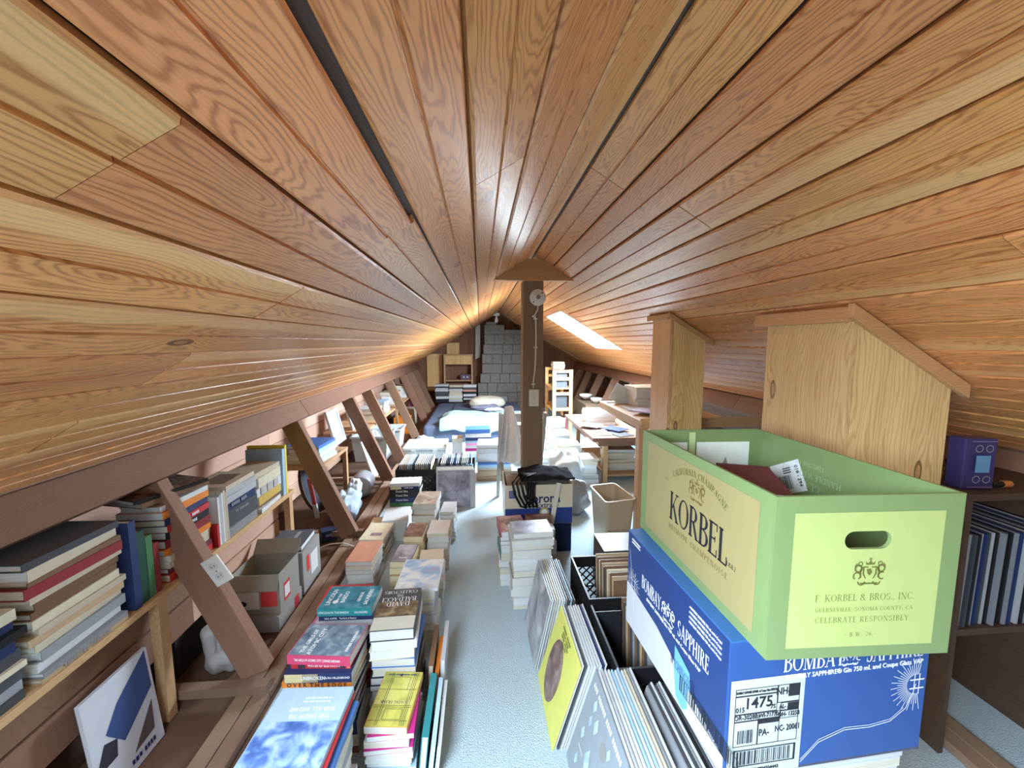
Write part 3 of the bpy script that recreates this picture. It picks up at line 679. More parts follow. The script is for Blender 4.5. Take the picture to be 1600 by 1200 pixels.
# far wall inside: two pale printed sheets with flowers; barcode label and writing inside the east wall
_, T, l, h = walls[2]; TI = T @ Matrix.Translation((0, 0, -th - .0008)) @ Matrix.Rotation(pi, 4, 'Y')
for x, w in ((-.095, .10), (.07, .17)):
    rect(w, h * .62, 'paper', kt, TI @ Matrix.Translation((x, .02, 0)), 'inside_print', col=(.78, .82, .76))
    flat([(-.02, 0), (-.008, .02), (-.012, .06), (0, .09), (.012, .05), (.02, .015), (.012, 0)], 'i_grey', kt, TI @ Matrix.Translation((x + .01, -.02, .0006)), 'inside_motif')
rect(.02, h * .95, 'gloss', kt, TI @ Matrix.Translation((-.03, 0, .0003)), 'tape', col=(.5, .62, .3))
_, T, l, h = walls[1]; TE = T @ Matrix.Translation((0, 0, -th - .0008)) @ Matrix.Rotation(pi, 4, 'Y')
sl = TE @ Matrix.Translation((-.13, .045, 0)) @ Matrix.Rotation(radians(28), 4, 'Z')
rect(.115, .085, 'paper', kt, sl, 'shipping_label', col=(.80, .82, .84)); barcode(.055, .038, 26, 'i_black', kt, sl @ Matrix.Translation((-.01, -.012, .0008)), 3)
lettering('018 - 294', .015, 'i_black', kt, sl @ Matrix.Translation((.042, 0, .0008)) @ Matrix.Rotation(radians(-90), 4, 'Z'), bold=.01)
for k in range(3): rect(.03, .003, 'i_black', kt, sl @ Matrix.Translation((.005, .026 - k * .006, .0006)), 'small_print')
UP = TE @ Matrix.Rotation(pi, 4, 'Z')
for i, s in enumerate(('GLASS', 'HANDLE WITH CARE', 'THIS SIDE UP')): roman(s, .020 - i * .004, 'i_mint', kt, UP @ Matrix.Translation((.06, -.048 - i * .028, .0004)), weight=.7)
BOXED = (kz0 + .008)
# blue gin carton
B0 = [Vector((.488, .690)), Vector((.950, .715)), Vector((.925, 1.185)), Vector((.462, 1.168))]
bz0, bz1 = .478, .776
bt, bf = carton('gin_carton', 'closed blue and white gin carton under the champagne carton', [tuple(p) for p in B0], bz0, bz1, None, False)
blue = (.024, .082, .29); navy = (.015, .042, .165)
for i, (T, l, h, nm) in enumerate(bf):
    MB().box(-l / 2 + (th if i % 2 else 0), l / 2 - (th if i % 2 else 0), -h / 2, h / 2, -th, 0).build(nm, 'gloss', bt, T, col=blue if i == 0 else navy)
c0 = (B0[0] + B0[1] + B0[2] + B0[3]) / 4; q = [p - c0 for p in B0]; hh_ = bz1 - bz0
def flap(a, b_, c_, d_, z): return MB().prism([tuple(a), tuple(b_), tuple(c_), tuple(d_)], z - .004, z)
mid0, mid1 = (q[0] + q[1]) / 2, (q[3] + q[2]) / 2
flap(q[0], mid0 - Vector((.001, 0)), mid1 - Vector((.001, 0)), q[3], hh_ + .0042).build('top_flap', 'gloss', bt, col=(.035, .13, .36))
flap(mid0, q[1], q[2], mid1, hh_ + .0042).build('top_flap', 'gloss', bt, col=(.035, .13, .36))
flap(*q, .005).build('bottom', 'card', bt, col=(.3, .22, .14))
def bon(i, x, y, z=.0006): return bf[i][0] @ Matrix.Translation((x, y, z))
T, l, h, _n = bf[3]   # aisle side: blue band, white lower part
flat([(-l / 2, -h / 2), (l / 2, -h / 2), (l / 2, -h * .5 + .001), (l * .40, -h * .42), (l * .18, -h * .12), (-l * .1, h * .02), (-l * .36, h * .02), (-l / 2, h * .03)][:1] + [(l / 2 - .005, -h / 2), (l / 2 - .005, -h * .36), (-l * .10, -h * .10), (-l / 2, -h * .05)], 'gloss', bt, bon(3, 0, 0, .0003), 'white_band', col=(.55, .56, .60))
roman('BOMBAY', .040, 'i_white', bt, bon(3, -.085, .045, .001), squeeze=.55, weight=1.1); roman('SAPPHIRE', .040, 'i_white', bt, bon(3, .115, .045, .001), squeeze=.55, weight=1.1)
crest(.055, 'i_white', bt, bon(3, .008, .045, .001))
lettering('BOMBAY SAPPHIRE Gin 750 mL and Coupe Glass VAP', .0125, 'i_white', bt, bon(3, .02, .008, .001), squeeze=.9)
for k in range(4): lettering('6 BOMBAY SAPPHIRE 750 mL and 6 Coupe', .0085, 'i_white', bt, bon(3, .155, .128 - k * .012, .001), squeeze=.75)
for k in range(2): lettering('6 BOMBAY SAPPHIRE Gin', .007, 'i_white', bt, bon(3, -.185, .136 - k * .009, .001), squeeze=.7)
flat([(-.03, .075), (.035, .055), (.04, .015), (.028, .005), (.030, -.04), (.012, -.06), (-.018, -.05), (-.030, .01)], 'gloss', bt, bon(3, .075, -.085, .0008), 'map_shape', col=(.16, .42, .68))
roman('WASHINGTON', .024, 'i_navy', bt, bon(3, .08, -.055, .0012), squeeze=.52)
barcode(.19, .032, 44, 'i_black', bt, bon(3, .195 - .02, -.085, .001), 5, frame=.004)
def swoosh(mb, pts, w):
    for (x0, y0), (x1, y1) in zip(pts[:-1], pts[1:]):
        dx, dy = x1 - x0, y1 - y0; k = sqrt(dx * dx + dy * dy); ox, oy = -dy / k * w / 2, dx / k * w / 2
        mb.add([(x0 - ox, y0 - oy, .0005), (x1 - ox, y1 - oy, .0005), (x1 + ox, y1 + oy, .0005), (x0 + ox, y0 + oy, .0005)], [(0, 1, 2, 3)])
def spark(mb, cx, cy, r0, r1, n, a0=0, a1=360, w=.0012):
    for k in range(n):
        a = radians(a0 + (a1 - a0) * k / n); rr = r1 * (1 if k % 2 else .75)
        swoosh(mb, [(cx + r0 * cos(a), cy + r0 * sin(a)), (cx + rr * cos(a), cy + rr * sin(a))], w)
mb = MB(); spark(mb, -.195, .0, .018, .045, 26); swoosh(mb, [(-.225, .10), (-.213, .05), (-.204, .0), (-.19, -.05), (-.185, -.09)], .0015)
for k in (-1, 1): swoosh(mb, [(-.21, k * .01), (-.18, k * .01)], .002); swoosh(mb, [(-.195 + k * .01, -.016), (-.195 + k * .01, .016)], .002)
mb.build('line_drawing', 'i_white', bt, bon(3, 0, 0, .0006))
# end wall of the gin carton
T, l, h, _n = bf[0]
roman('BOMBAY', .040, 'i_white', bt, bon(0, -.045, .095, .001), squeeze=.7, weight=1.1); roman('SAPPHIRE', .040, 'i_white', bt, bon(0, .165 - .02, .095, .001), squeeze=.62, weight=1.1)
crest(.045, 'i_white', bt, bon(0, .038, .095, .001))
lettering('BOMBAY SAPPHIRE\u00ae Gin 750 mL and Coupe Glass VAP', .0150, 'i_white', bt, bon(0, .055, .062, .001), squeeze=.92)
mb = MB(); spark(mb, .205, .01, .022, .062, 30, 80, 290)
swoosh(mb, [(-.06, -.135), (-.02, -.095), (.04, -.075), (.10, -.077), (.15, -.07), (.185, -.045), (.20, -.01), (.205, .01)], .0016)
swoosh(mb, [(-.06, -.129), (-.02, -.089), (.04, -.070), (.10, -.072), (.15, -.065), (.18, -.042)], .0012)
for k in (-1, 1): swoosh(mb, [(.19, .01 + k * .01), (.225, .01 + k * .01)], .003); swoosh(mb, [(.207 + k * .006, -.014), (.207 + k * .006, .034)], .002)
mb.build('line_drawing', 'i_white', bt, bon(0, 0, 0, .0006))
lx, lw = -.145, .165
rect(lw, .215, 'paper', bt, bon(0, lx, -.040, .0004), 'white_label', col=(.52, .57, .56))
def lab(x, y, z=.0010): return bon(0, lx + x, -.040 + y, z)
mb = MB()
def fr_(x0, x1, y0, y1, w=.0016):
    for p in ((x0, x1, y0, y0 + w), (x0, x1, y1 - w, y1), (x0, x0 + w, y0, y1), (x1 - w, x1, y0, y1)): mb.add([(p[0], p[2], 0), (p[1], p[2], 0), (p[1], p[3], 0), (p[0], p[3], 0)], [(0, 1, 2, 3)])
for q_ in ((-.072, .072, -.040, .088), (-.072, .022, .072, .088), (-.072, .022, .032, .072), (-.072, .022, .016, .032), (-.072, -.018, -.04, .016), (-.018, .03, -.04, .032), (.03, .072, .03, .048), (.03, .072, .012, .03), (.022, .072, .048, .088)): fr_(*q_)
for p in ((.046, .072, .060, .088), (-.018, .03, .006, .018), (.046, .072, .030, .046)): mb.add([(p[0], p[2], 0), (p[1], p[2], 0), (p[1], p[3], 0), (p[0], p[3], 0)], [(0, 1, 2, 3)])
mb.build('label_frame', 'i_black', bt, lab(0, 0))
for s, sz, x, y, q_ in (('1475', .034, -.020, .054, .95), ('015', .015, -.060, .042, .9), ('75', .013, .013, .042, .9), ('OR-3028B', .0145, -.046, .0245, .85), ('NH-', .022, .034, .073, .8), ('WI-71770', .0135, .004, .0245, .8), ('WV-', .014, -.008, .0125, .8), ('AL- A1641', .0145, .050, .039, .72), ('OH- 1325B', .0145, .050, .021, .72), ('PA-', .021, -.004, -.014, .75), ('NC- 20061', .019, .049, -.010, .66), ('BOMBAY SAPPHIRE 6/750ML w/ Coupe Glass IMPROD', .0075, -.025, .080, .52), ('08004804504443', .010, 0, -.096, 1)):
    lettering(s, sz, 'i_black', bt, lab(x, y, .0012), squeeze=q_, bold=.012)
barcode(.036, .03, 22, 'i_black', bt, lab(-.045, -.018, .001), 9); barcode(.125, .030, 46, 'i_black', bt, lab(0, -.066, .001), 11, frame=.004)

# ------------------------------------------------------------------ books
PAL = {'red': (.55, .035, .04), 'dark red': (.26, .03, .04), 'maroon': (.16, .03, .05), 'orange': (.80, .24, .03), 'salmon': (.66, .32, .22), 'yellow': (.80, .68, .06), 'mustard': (.62, .42, .10),
       'cream': (.64, .58, .43), 'beige': (.58, .50, .38), 'tan': (.48, .34, .20), 'brown': (.20, .11, .06), 'white': (.66, .68, .69), 'pale grey': (.48, .49, .51), 'grey': (.28, .29, .31), 'charcoal': (.07, .075, .085),
       'black': (.016, .016, .02), 'navy': (.025, .04, .13), 'blue': (.06, .16, .44), 'pale blue': (.40, .58, .74), 'teal': (.03, .27, .30), 'dark teal': (.015, .11, .13), 'green': (.08, .22, .10), 'dark green': (.02, .075, .05),
       'pink': (.70, .22, .42), 'magenta': (.55, .03, .25), 'purple': (.14, .07, .22), 'lilac': (.46, .40, .55)}
PG = [(.66, .65, .60), (.68, .69, .68), (.66, .62, .50), (.70, .72, .72)]
YP = [(.74, .64, .38), (.78, .70, .46)]
def cover_mesh(w, h, t, bt):
    a, b_ = w / 2, h / 2
    pr = [(-a, 0), (a, 0), (a, bt), (-a + bt, bt), (-a + bt, t - bt), (a, t - bt), (a, t), (-a, t)]
    mb = MB(); n = 8; mb.v = [(x, -b_, z) for x, z in pr] + [(x, b_, z) for x, z in pr]
    mb.f = [(i, (i + 1) % n, n + (i + 1) % n, n + i) for i in range(n)]
    for k, s in ((0, 1), (n, -1)):
        for q in ((0, 3, 2, 1), (0, 7, 4, 3), (7, 6, 5, 4)): mb.f.append(tuple(k + i for i in (q if s > 0 else q[::-1])))
    return mb
BOOKS = []
def book(label, T, w, h, t, col, pages=None, hard=False, group=None, name='book', cat='book'):
    """closed book lying flat: spine along local y at -x, front cover up; returns the thing"""
    b_ = thing(name, label, cat, T, group); bt = .0026 if hard else .0008; ov = .003 if hard else .0004
    bt = min(bt, t * .2)
    c = PAL[col] if isinstance(col, str) else col; j = R.uniform(.85, 1.12); c = tuple(min(.9, x * j) for x in c)
    cover_mesh(w, h, t, bt).build('cover', 'cover', b_, col=c)
    MB().box(-w / 2 + bt + .0001, w / 2 - ov, -h / 2 + ov, h / 2 - ov, bt + .0001, t - bt - .0001).build('page_block', 'pages', b_, col=pages or R.choice(PG))
    b_['t'] = t; BOOKS.append(b_)
    return b_
GAP = .0005
def stack(phrase, x, y, z, specs, rz=0, group=None, jit=.006, jr=4, w=.14, h=.21, hard=.3, pages=None, name='book'):
    """a pile, listed from the bottom up: each spec (colour, thickness[, w, h[, rz, dx, dy]]); returns the books, the top one last"""
    out = []; n = len(specs); group = group or 'books piled ' + phrase
    for i, s in enumerate(specs):
        s = tuple(s) + (None,) * (7 - len(s)); col, t, bw, bh, r2, dx, dy = s
        hd = R.random() < hard; bw = bw or w * R.uniform(.93, 1.03); bh = bh or h * R.uniform(.95, 1.03)
        rr = rz + radians(R.uniform(-jr, jr)) if r2 is None else r2
        kind = 'magazine' if name == 'magazine' else 'hardcover' if hd else 'paperback'
        k = n - 1 - i
        lab = f'{col} {kind}, {ORD[k]} in the pile {phrase}' if k else f'{col} {kind} on top of the pile {phrase}'
        T = TR(x + R.uniform(-jit, jit) + (dx or 0), y + R.uniform(-jit, jit) + (dy or 0), z, rr)
        out.append(book(lab, T, bw, bh, t, col, pages and R.choice(pages), hd, group, name)); z += t + GAP
    return out
def rnd_specs(n, total, cols, r=R):
    ts = [r.uniform(.6, 1.4) for _ in range(n)]; k = (total - n * GAP) / sum(ts)
    return [(r.choice(cols), t * k) for t in ts]
def topT(b_, x=0, y=0, dz=.0006, rot=0): return TR(x, y, b_['t'] + dz, rot)
def cover_print(b_, w, h, mat, x=0, y=0, col=None, name='cover_print'): return rect(w, h, mat, b_, topT(b_, x, y, .0002), name, col)
def cover_text(b_, s, size, x, y, mat='i_white', rot=0, squeeze=.9, bold=.01, serif=False, **k):
    f = roman if serif else lettering
    return f(s, size, mat, b_, topT(b_, x, y, .0009, rot), squeeze=squeeze, **({'weight': 1.1} if serif else {'bold': bold}), name='cover_lettering', **k)
def spine_text(b_, w, s, size, y=0, mat='i_white', squeeze=.85, bold=.01):
    """lettering along the spine, read with the front cover up"""
    T = Matrix.Translation((-w / 2 - .0006, y, b_['t'] / 2)) @ Matrix(((0, 0, -1, 0), (-1, 0, 0, 0), (0, 1, 0, 0), (0, 0, 0, 1)))
    return lettering(s, size, mat, b_, T, squeeze=squeeze, bold=bold, name='spine_lettering')
def spine_bars(b_, w, l, h, n, y=0, mat='i_white'):
    T = Matrix.Translation((-w / 2 - .0004, y, b_['t'] / 2)) @ Matrix(((0, 0, -1, 0), (-1, 0, 0, 0), (0, 1, 0, 0), (0, 0, 0, 1)))
    return bars(b_, T, l, h, n, mat, int(l * 1000), 'spine_print')
def spine_patch(b_, w, y0, y1, col, mat='cover', name='spine_print'):
    t = b_['t']; x = -w / 2 - .0003
    return MB().add([(x, y0, t * .06), (x, y1, t * .06), (x, y1, t * .94), (x, y0, t * .94)], [(0, 3, 2, 1)]).build(name, mat, b_, col=col)
M['p_blue'] = picture('blue_town_print', [(.03, .07, .26), (.10, .20, .50), (.35, .50, .70), (.55, .68, .80)], 22, seed=1)
M['p_city'] = picture('grey_blue_city_print', [(.08, .13, .20), (.18, .27, .36), (.42, .52, .58)], 30, seed=4)
M['p_teal'] = picture('teal_print', [(.01, .10, .16), (.03, .24, .34), (.20, .45, .52)], 16, seed=7)
M['p_arch'] = picture('dark_arcade_print', [(.03, .025, .02), (.16, .12, .07), (.45, .36, .22)], 26, seed=3)
M['p_land'] = picture('landscape_print', [(.10, .08, .07), (.40, .34, .28), (.66, .64, .60)], 14, seed=5)
M['p_pink'] = picture('faded_rose_print', [(.20, .12, .14), (.55, .40, .42), (.75, .70, .70)], 16, seed=9)
M['p_brown'] = picture('sepia_print', [(.05, .03, .03), (.22, .13, .11), (.42, .32, .28)], 18, seed=12)
M['p_grey'] = picture('grey_photo_print', [(.12, .12, .16), (.34, .33, .40), (.62, .61, .68)], 12, seed=15)
M['p_green'] = picture('yellow_green_print', [(.30, .30, .06), (.62, .58, .12), (.78, .74, .30)], 12, seed=18)
M['p_child'] = picture('bright_picture_print', [(.75, .78, .80), (.78, .80, .80), (.25, .45, .70), (.70, .30, .30)], 10, seed=21)
M['p_bw'] = picture('dark_mottled_print', [(.02, .02, .02), (.12, .09, .08), (.55, .50, .42)], 14, seed=25, dist=3)
q90 = pi / 2
# --- the double row of piles along the sill, from the ladder end
s = stack('at the front of the sill row', -.475, .955, .001, rnd_specs(9, .285, ['white', 'pale blue', 'teal', 'grey', 'cream', 'dark teal'], R) + [('teal', .018, .21, .27), ('pale blue', .016, .205, .265, pi + .02, .012, 0), ('blue', .015, .20, .265, pi - .04, .008, 0), ('white', .012, .20, .27, pi, 0, .005)] + [('red', .008, .195, .27, pi - .02, 0, .01), ('pale blue', .017, .20, .27, pi - .05, -.004, .01)], rz=pi, w=.19, h=.25)
b_ = s[-1]; cover_print(b_, .197, .165, 'p_blue', 0, .052); rect(.197, .10, 'cover', b_, topT(b_, 0, -.082, .0002), 'cover_print', col=(.42, .56, .72))
cover_text(b_, 'THE SHOW TO', .0155, -.015, -.045, spacing=1.15); cover_text(b_, 'END ALL SHOWS', .0155, -.015, -.066, spacing=1.15)
[bars(b_, topT(b_, -.015, y_, .0009), .075, .006, 5, 'i_white', k) for k, y_ in enumerate((-.088, -.099))]
b_['label'] = 'large pale blue paperback with an old town picture, at the front of the sill row'
s = stack('second along the sill row', -.530, 1.305, .001, rnd_specs(6, .19, ['grey', 'brown', 'charcoal', 'navy', 'cream'], R) + [('black', .030, .145, .22, q90 - .06), ('black', .026, .145, .215, q90 - .10, .006, 0), ('orange', .021, .145, .225, q90 - .07, -.004, -.004), ('navy', .033, .15, .215, q90 - .05, .003, .002), ('red', .020, .135, .195, q90 - .08, .004, .006), ('magenta', .032, .148, .208, q90 - .12, .006, .006)], rz=q90, w=.15, h=.22)
b_ = s[-1]; cover_print(b_, .143, .203, 'p_city'); b_['label'] = 'pink red spined paperback with a grey city cover, topmost of the second sill pile'
cover_text(b_, 'THE GIRLS OF', .019, -.01, .062); cover_text(b_, 'ATOMIC CITY', .021, -.01, .036); cover_text(b_, 'DENISE KIERNAN', .0135, -.005, -.082)
b_.children[0].color = (.66, .07, .17, 1); spine_text(b_, .148, 'THE GIRLS OF ATOMIC CITY | DENISE KIERNAN', .0115, .005, squeeze=.62)
b_ = s[-2]; spine_text(b_, .135, 'WATER for ELEPHANTS', .012, -.01); spine_patch(b_, .135, -.08, -.055, (.05, .04, .05)); spine_patch(b_, .135, -.095, -.085, (.7, .2, .2)); spine_patch(b_, .135, .05, .075, (.05, .04, .05))
b_ = s[-3]; spine_text(b_, .15, 'UNBROKEN', .017, .015); spine_text(b_, .15, 'LAURA HILLENBRAND', .010, -.06); spine_patch(b_, .15, .05, .106, (.66, .56, .30)); spine_patch(b_, .15, .0, .05, (.40, .34, .22))
b_ = s[-4]; spine_text(b_, .145, 'O V E R  T H E  E D G E', .020, 0, 'i_black', .95); 0
s = stack('third along the sill row', -.535, 1.565, .001, rnd_specs(7, .245, ['grey', 'brown', 'white', 'navy', 'cream', 'dark red'], R) + [('pink', .022, .15, .225, q90 - .05, -.012, -.008), ('pale grey', .022, .15, .22, q90, 0, 0), ('navy', .016, .14, .205, q90 - .03, .004, 0), ('teal', .030, .145, .21, q90 - .05, .003, .004)], rz=q90, w=.15, h=.22)
b_ = s[-1]; cover_print(b_, .14, .205, 'p_teal'); cover_text(b_, 'LINCOLN', .026, 0, .075); cover_text(b_, 'IN THE', .014, 0, .045); cover_text(b_, 'BARDO', .024, 0, .022); cover_text(b_, 'GEORGE', .017, 0, -.040); cover_text(b_, 'SAUNDERS', .022, 0, -.072)
MB().lathe([(.011, .0), (.011, .0004)], 14).build('seal', 'i_white', b_, topT(b_, -.03, .05, .0006)); spine_text(b_, .145, 'LINCOLN IN THE BARDO', .012, .04); spine_text(b_, .145, 'SAUNDERS', .012, -.065)
spine_text(s[-2], .14, 'PAUL AUSTER    The Book of Illusions', .009, .02); spine_bars(s[-4], .15, .10, .010, 2, -.04, 'i_red')
b_['label'] = 'teal paperback with a wooded cover and a round seal, topmost of the third sill pile'
s = stack('by the walkway, under the charcoal thriller', -.318, 1.455, .001, rnd_specs(4, .15, ['grey', 'brown', 'navy', 'cream'], R) + [('black', .032, .155, .235, pi), ('white', .030, .15, .23, pi + .03), ('blue', .034, .155, .235, pi - .02, .006, 0), ('cream', .036, .155, .235, pi + .05, -.004, 0), ('white', .034, .158, .238, pi + .06), ('charcoal', .042, .155, .235, pi + .03, 0, 0)], rz=pi, w=.155, h=.235, hard=.9)
b_ = s[-1]; cover_print(b_, .15, .085, 'p_arch', 0, .005); rect(.15, .072, 'cover', b_, topT(b_, 0, .080, .0002), 'cover_print', col=(.62, .60, .52))
cover_text(b_, 'DAVID', .026, 0, -.022, serif=True, squeeze=.9); cover_text(b_, 'BALDACCI', .026, 0, -.050, serif=True, squeeze=.85); cover_text(b_, 'THE', .013, 0, -.074, serif=True); cover_text(b_, 'COLLECTORS', .020, 0, -.096, serif=True, squeeze=.85)
b_['label'] = 'charcoal hardcover thriller with an arcade picture, on the tallest pile by the carpet walkway'
s = stack('by the walkway, under the yellow paperback', -.285, 1.222, .001, rnd_specs(5, .10, ['white', 'pale blue', 'cream'], R) + [('white', .020, .14, .21, pi), ('magenta', .016, .145, .215, pi + .03, -.006, 0), ('white', .021, .135, .205, pi - .03), ('magenta', .018, .14, .21, pi + .02), ('mustard', .024, .132, .205, pi - .10, .004, .006)], rz=pi, w=.14, h=.21, hard=0)
b_ = s[-1]; cover_print(b_, .128, .20, 'p_green'); b_['label'] = 'yellow paperback with a leaded window pattern on its cover, by the carpet walkway'
mb = MB()
for x in (-.052, -.046, -.040, .030, .036): swoosh(mb, [(x, -.098), (x, .098)], .0014)
for y in (-.088, -.030, .030, .036, .082): swoosh(mb, [(-.062, y), (.062, y)], .0012)
for q in ((-.03, -.08, .03, -.03), (-.036, .042, .02, .078)): swoosh(mb, [(q[0], q[1]), (q[2], q[1]), (q[2], q[3]), (q[0], q[3]), (q[0], q[1])], .0014)
mb.build('line_pattern', 'i_black', b_, topT(b_, 0, 0, .0004)); rect(.122, .014, 'cover', b_, topT(b_, 0, .018, .0005), 'title_band', col=(.66, .62, .20)); cover_text(b_, 'LOVING FRANK', .011, 0, .018, 'i_black', serif=True)
bars(b_, topT(b_, 0, -.090, .0006, pi), .10, .006, 4, 'i_navy'); flat([(.008 * cos(k * pi / 5) * (1 if k % 2 else .5), .008 * sin(k * pi / 5) * (1 if k % 2 else .5)) for k in range(10)], 'i_navy', b_, topT(b_, .005, -.088, .0008), 'star')
def upright(label, x, y, z, w, h, t, col, mode, lean=0, group=None, pages=None, hard=True, rz=0):
    """a book standing: 'spine_up' lies on its fore-edge along y; 'shelf_e' stands on a shelf with its spine to the aisle east of it; 'shelf_s' with its spine to -y"""
    if mode == 'spine_up': Tm = Matrix(((0, 0, 1, 0), (0, 1, 0, 0), (-1, 0, 0, w / 2), (0, 0, 0, 1)))
    elif mode == 'shelf_e': Tm = Matrix(((-1, 0, 0, 0), (0, 0, 1, 0), (0, 1, 0, h / 2), (0, 0, 0, 1)))
    else: Tm = Matrix(((0, 0, 1, 0), (1, 0, 0, 0), (0, 1, 0, h / 2), (0, 0, 0, 1)))
    return book(label, TR(x, y, z, rz) @ Matrix.Rotation(lean, 4, 'X' if mode == 'shelf_e' else 'Y') @ Tm, w, h, t, col, pages, hard, group)
g = 'books on edge beside the carpet walkway'
upright('teal hardcover lying on its fore-edge, spine up, beside the yellow paperback pile', -.205, 1.25, .001, .155, .24, .022, 'teal', 'spine_up', .10, g)
upright('pale blue thin book on edge next to the teal hardcover by the walkway', -.176, 1.24, .001, .14, .25, .014, 'pale blue', 'spine_up', .12, g)
upright('white thin book on edge, outermost beside the carpet walkway', -.156, 1.25, .001, .12, .25, .012, 'white', 'spine_up', .12, g)
upright('brown book on edge behind the teal hardcover by the walkway', -.214, 1.52, .001, .15, .22, .020, 'brown', 'spine_up', .06, g)
upright('orange book on edge beside the tall thriller pile', -.188, 1.50, .001, .12, .20, .016, 'orange', 'spine_up', .06, g)
upright('pale grey book on edge against the tall thriller pile', -.166, 1.53, .001, .16, .22, .016, 'pale grey', 'spine_up', .04, g)
LT = ['white', 'cream', 'pale grey', 'white', 'pale blue', 'beige']
s = stack('under the white picture book', -.285, 1.80, .001, rnd_specs(9, .27, LT, R) + [('white', .014, .19, .24)], rz=pi, w=.15, h=.22)
b_ = s[-1]; cover_print(b_, .18, .23, 'p_child'); b_['label'] = 'white picture book with blue and red shapes, on a pile by the walkway'
s = stack('of mass market paperbacks behind the thriller', -.405, 2.04, .001, rnd_specs(5, .16, ['brown', 'cream', 'charcoal', 'tan'], R) + [('tan', .030, .115, .18, .02), ('grey', .034, .108, .176, -.06), ('charcoal', .034, .108, .176, -.08)], w=.11, h=.178, hard=0, pages=YP)
b_ = s[-1]; cover_print(b_, .10, .168, 'p_grey'); bars(b_, topT(b_, 0, -.05, .0006, pi), .05, .010, 1, 'i_white'); b_['label'] = 'charcoal mass market paperback with yellow page edges on a pile in the sill row'
s = stack('of white books by the mass market paperbacks', -.266, 2.06, .001, rnd_specs(8, .22, LT, R), rz=-q90, w=.17, h=.125, jit=.003)
s = stack('under the brown sepia paperback', -.395, 2.35, .001, rnd_specs(5, .17, ['cream', 'mustard', 'tan'], R) + [('tan', .032, .11, .175, .02), ('brown', .036, .112, .178, -.04)], w=.11, h=.178, hard=0, pages=YP)
cover_print(s[-1], .104, .17, 'p_brown'); s[-1]['label'] = 'brown sepia-covered thick paperback on the yellowed paperback pile'
s = stack('of white pages beside the sepia paperback', -.262, 2.40, .001, rnd_specs(7, .23, LT + ['cream'], R), rz=-q90, w=.18, h=.125, jit=.003)
s = stack('under the misty landscape cover', -.375, 2.72, .001, rnd_specs(6, .25, ['white', 'grey', 'pale grey', 'cream'], R) + [('beige', .040, .155, .225, -.06)], w=.15, h=.22)
cover_print(s[-1], .147, .215, 'p_land'); s[-1]['label'] = 'thick book with a misty landscape cover on the pile by the walkway'
s = stack('of thin magazines beside the landscape cover', -.232, 2.74, .001, rnd_specs(9, .21, ['white', 'pale grey', 'pale blue'], R), rz=-q90, w=.19, h=.10, jit=.003)
s = stack('with the big red book, by the sill', -.655, 1.88, .001, rnd_specs(3, .10, ['brown', 'grey', 'cream'], R) + [('red', .05, .17, .21, q90, 0, -.01)], rz=0, w=.17, h=.21, hard=1)
s = stack('under the salmon book, beside the sill', -.66, 2.22, .001, rnd_specs(3, .08, ['cream', 'grey', 'white'], R) + [('white', .028, .14, .22, 0), ('navy', .022, .14, .22, -.03), ('white', .024, .14, .225), ('salmon', .028, .142, .228, -.04)], w=.14, h=.22, hard=.6)
s[-1]['label'] = 'salmon pink hardcover lying on the sill row pile'
s = stack('under the beige book, beside the sill', -.675, 2.53, .001, rnd_specs(4, .10, LT, R) + [('pale grey', .024, .15, .23), ('cream', .026, .15, .235, -.08)], w=.145, h=.225, hard=.8)
rect(.07, .038, 'cover', s[-1], topT(s[-1], .01, -.045), 'cover_print', col=(.30, .20, .26)); s[-1]['label'] = 'cream hardcover with a plum title panel, on a sill row pile'
s = stack('of loose white paper beside the landscape', -.60, 2.80, .001, rnd_specs(5, .15, ['white', 'pale blue', 'white'], R), w=.17, h=.24)
s = stack('of tan papers on the sill row', -.80 + .055, 2.80, .001, rnd_specs(3, .09, ['salmon', 'tan', 'cream'], R), w=.09, h=.16)
s = stack('of dark thrillers in front of the white crate', -.585, 3.075, .001, rnd_specs(4, .11, ['salmon', 'cream', 'dark red', 'grey'], R) + [('green', .034), ('navy', .036), ('black', .036), ('black', .030), ('navy', .022), ('white', .026)], rz=q90, w=.15, h=.225, hard=1, jr=2)
for k, t_ in ((-3, 'Daniel Silva'), (-4, 'Daniel Silva'), (-5, 'Daniel Silva')): spine_text(s[k], .15, t_, .022, .02, squeeze=.9)
spine_patch(s[-2], .15, .02, .10, (.70, .68, .40)); spine_bars(s[-2], .15, .07, .009, 2, -.04)
# --- piles on the other side of the walkway
s = stack('of pale books before the record sleeves', .255, 1.985, .001, rnd_specs(10, .345, ['white', 'cream', 'white', 'pale grey', 'grey'], R) + [('white', .034, .19, .215, -q90 + .04), ('grey', .026, .15, .205, -q90 + .06)], rz=-q90, w=.155, h=.205, hard=.2, jit=.004)
cover_print(s[-1], .14, .195, 'p_grey'); s[-1]['label'] = 'grey paperback on the tall pale pile beside the record sleeves'
s = stack('under the faded rose cover', .17, 2.225, .001, rnd_specs(8, .285, ['cream', 'white', 'brown', 'dark red', 'teal', 'white'], R) + [('pink', .030, .15, .205, .1)], w=.145, h=.205, hard=.2)
cover_print(s[-1], .14, .195, 'p_pink'); s[-1]['label'] = 'paperback with a faded rose figure cover, at the corner of the walkway'
flat([(-.03, -.02), (0, .03), (.02, .045), (.03, .02), (.02, -.05), (-.02, -.055)], 'i_grey', s[-1], topT(s[-1], -.01, .02, .0008), 'cover_figure')
s = stack('under the sepia faces cover', .345, 2.235, .001, rnd_specs(8, .28, ['cream', 'white', 'brown', 'beige', 'navy'], R) + [('brown', .032, .155, .215, -.03)], w=.145, h=.205, hard=.2)
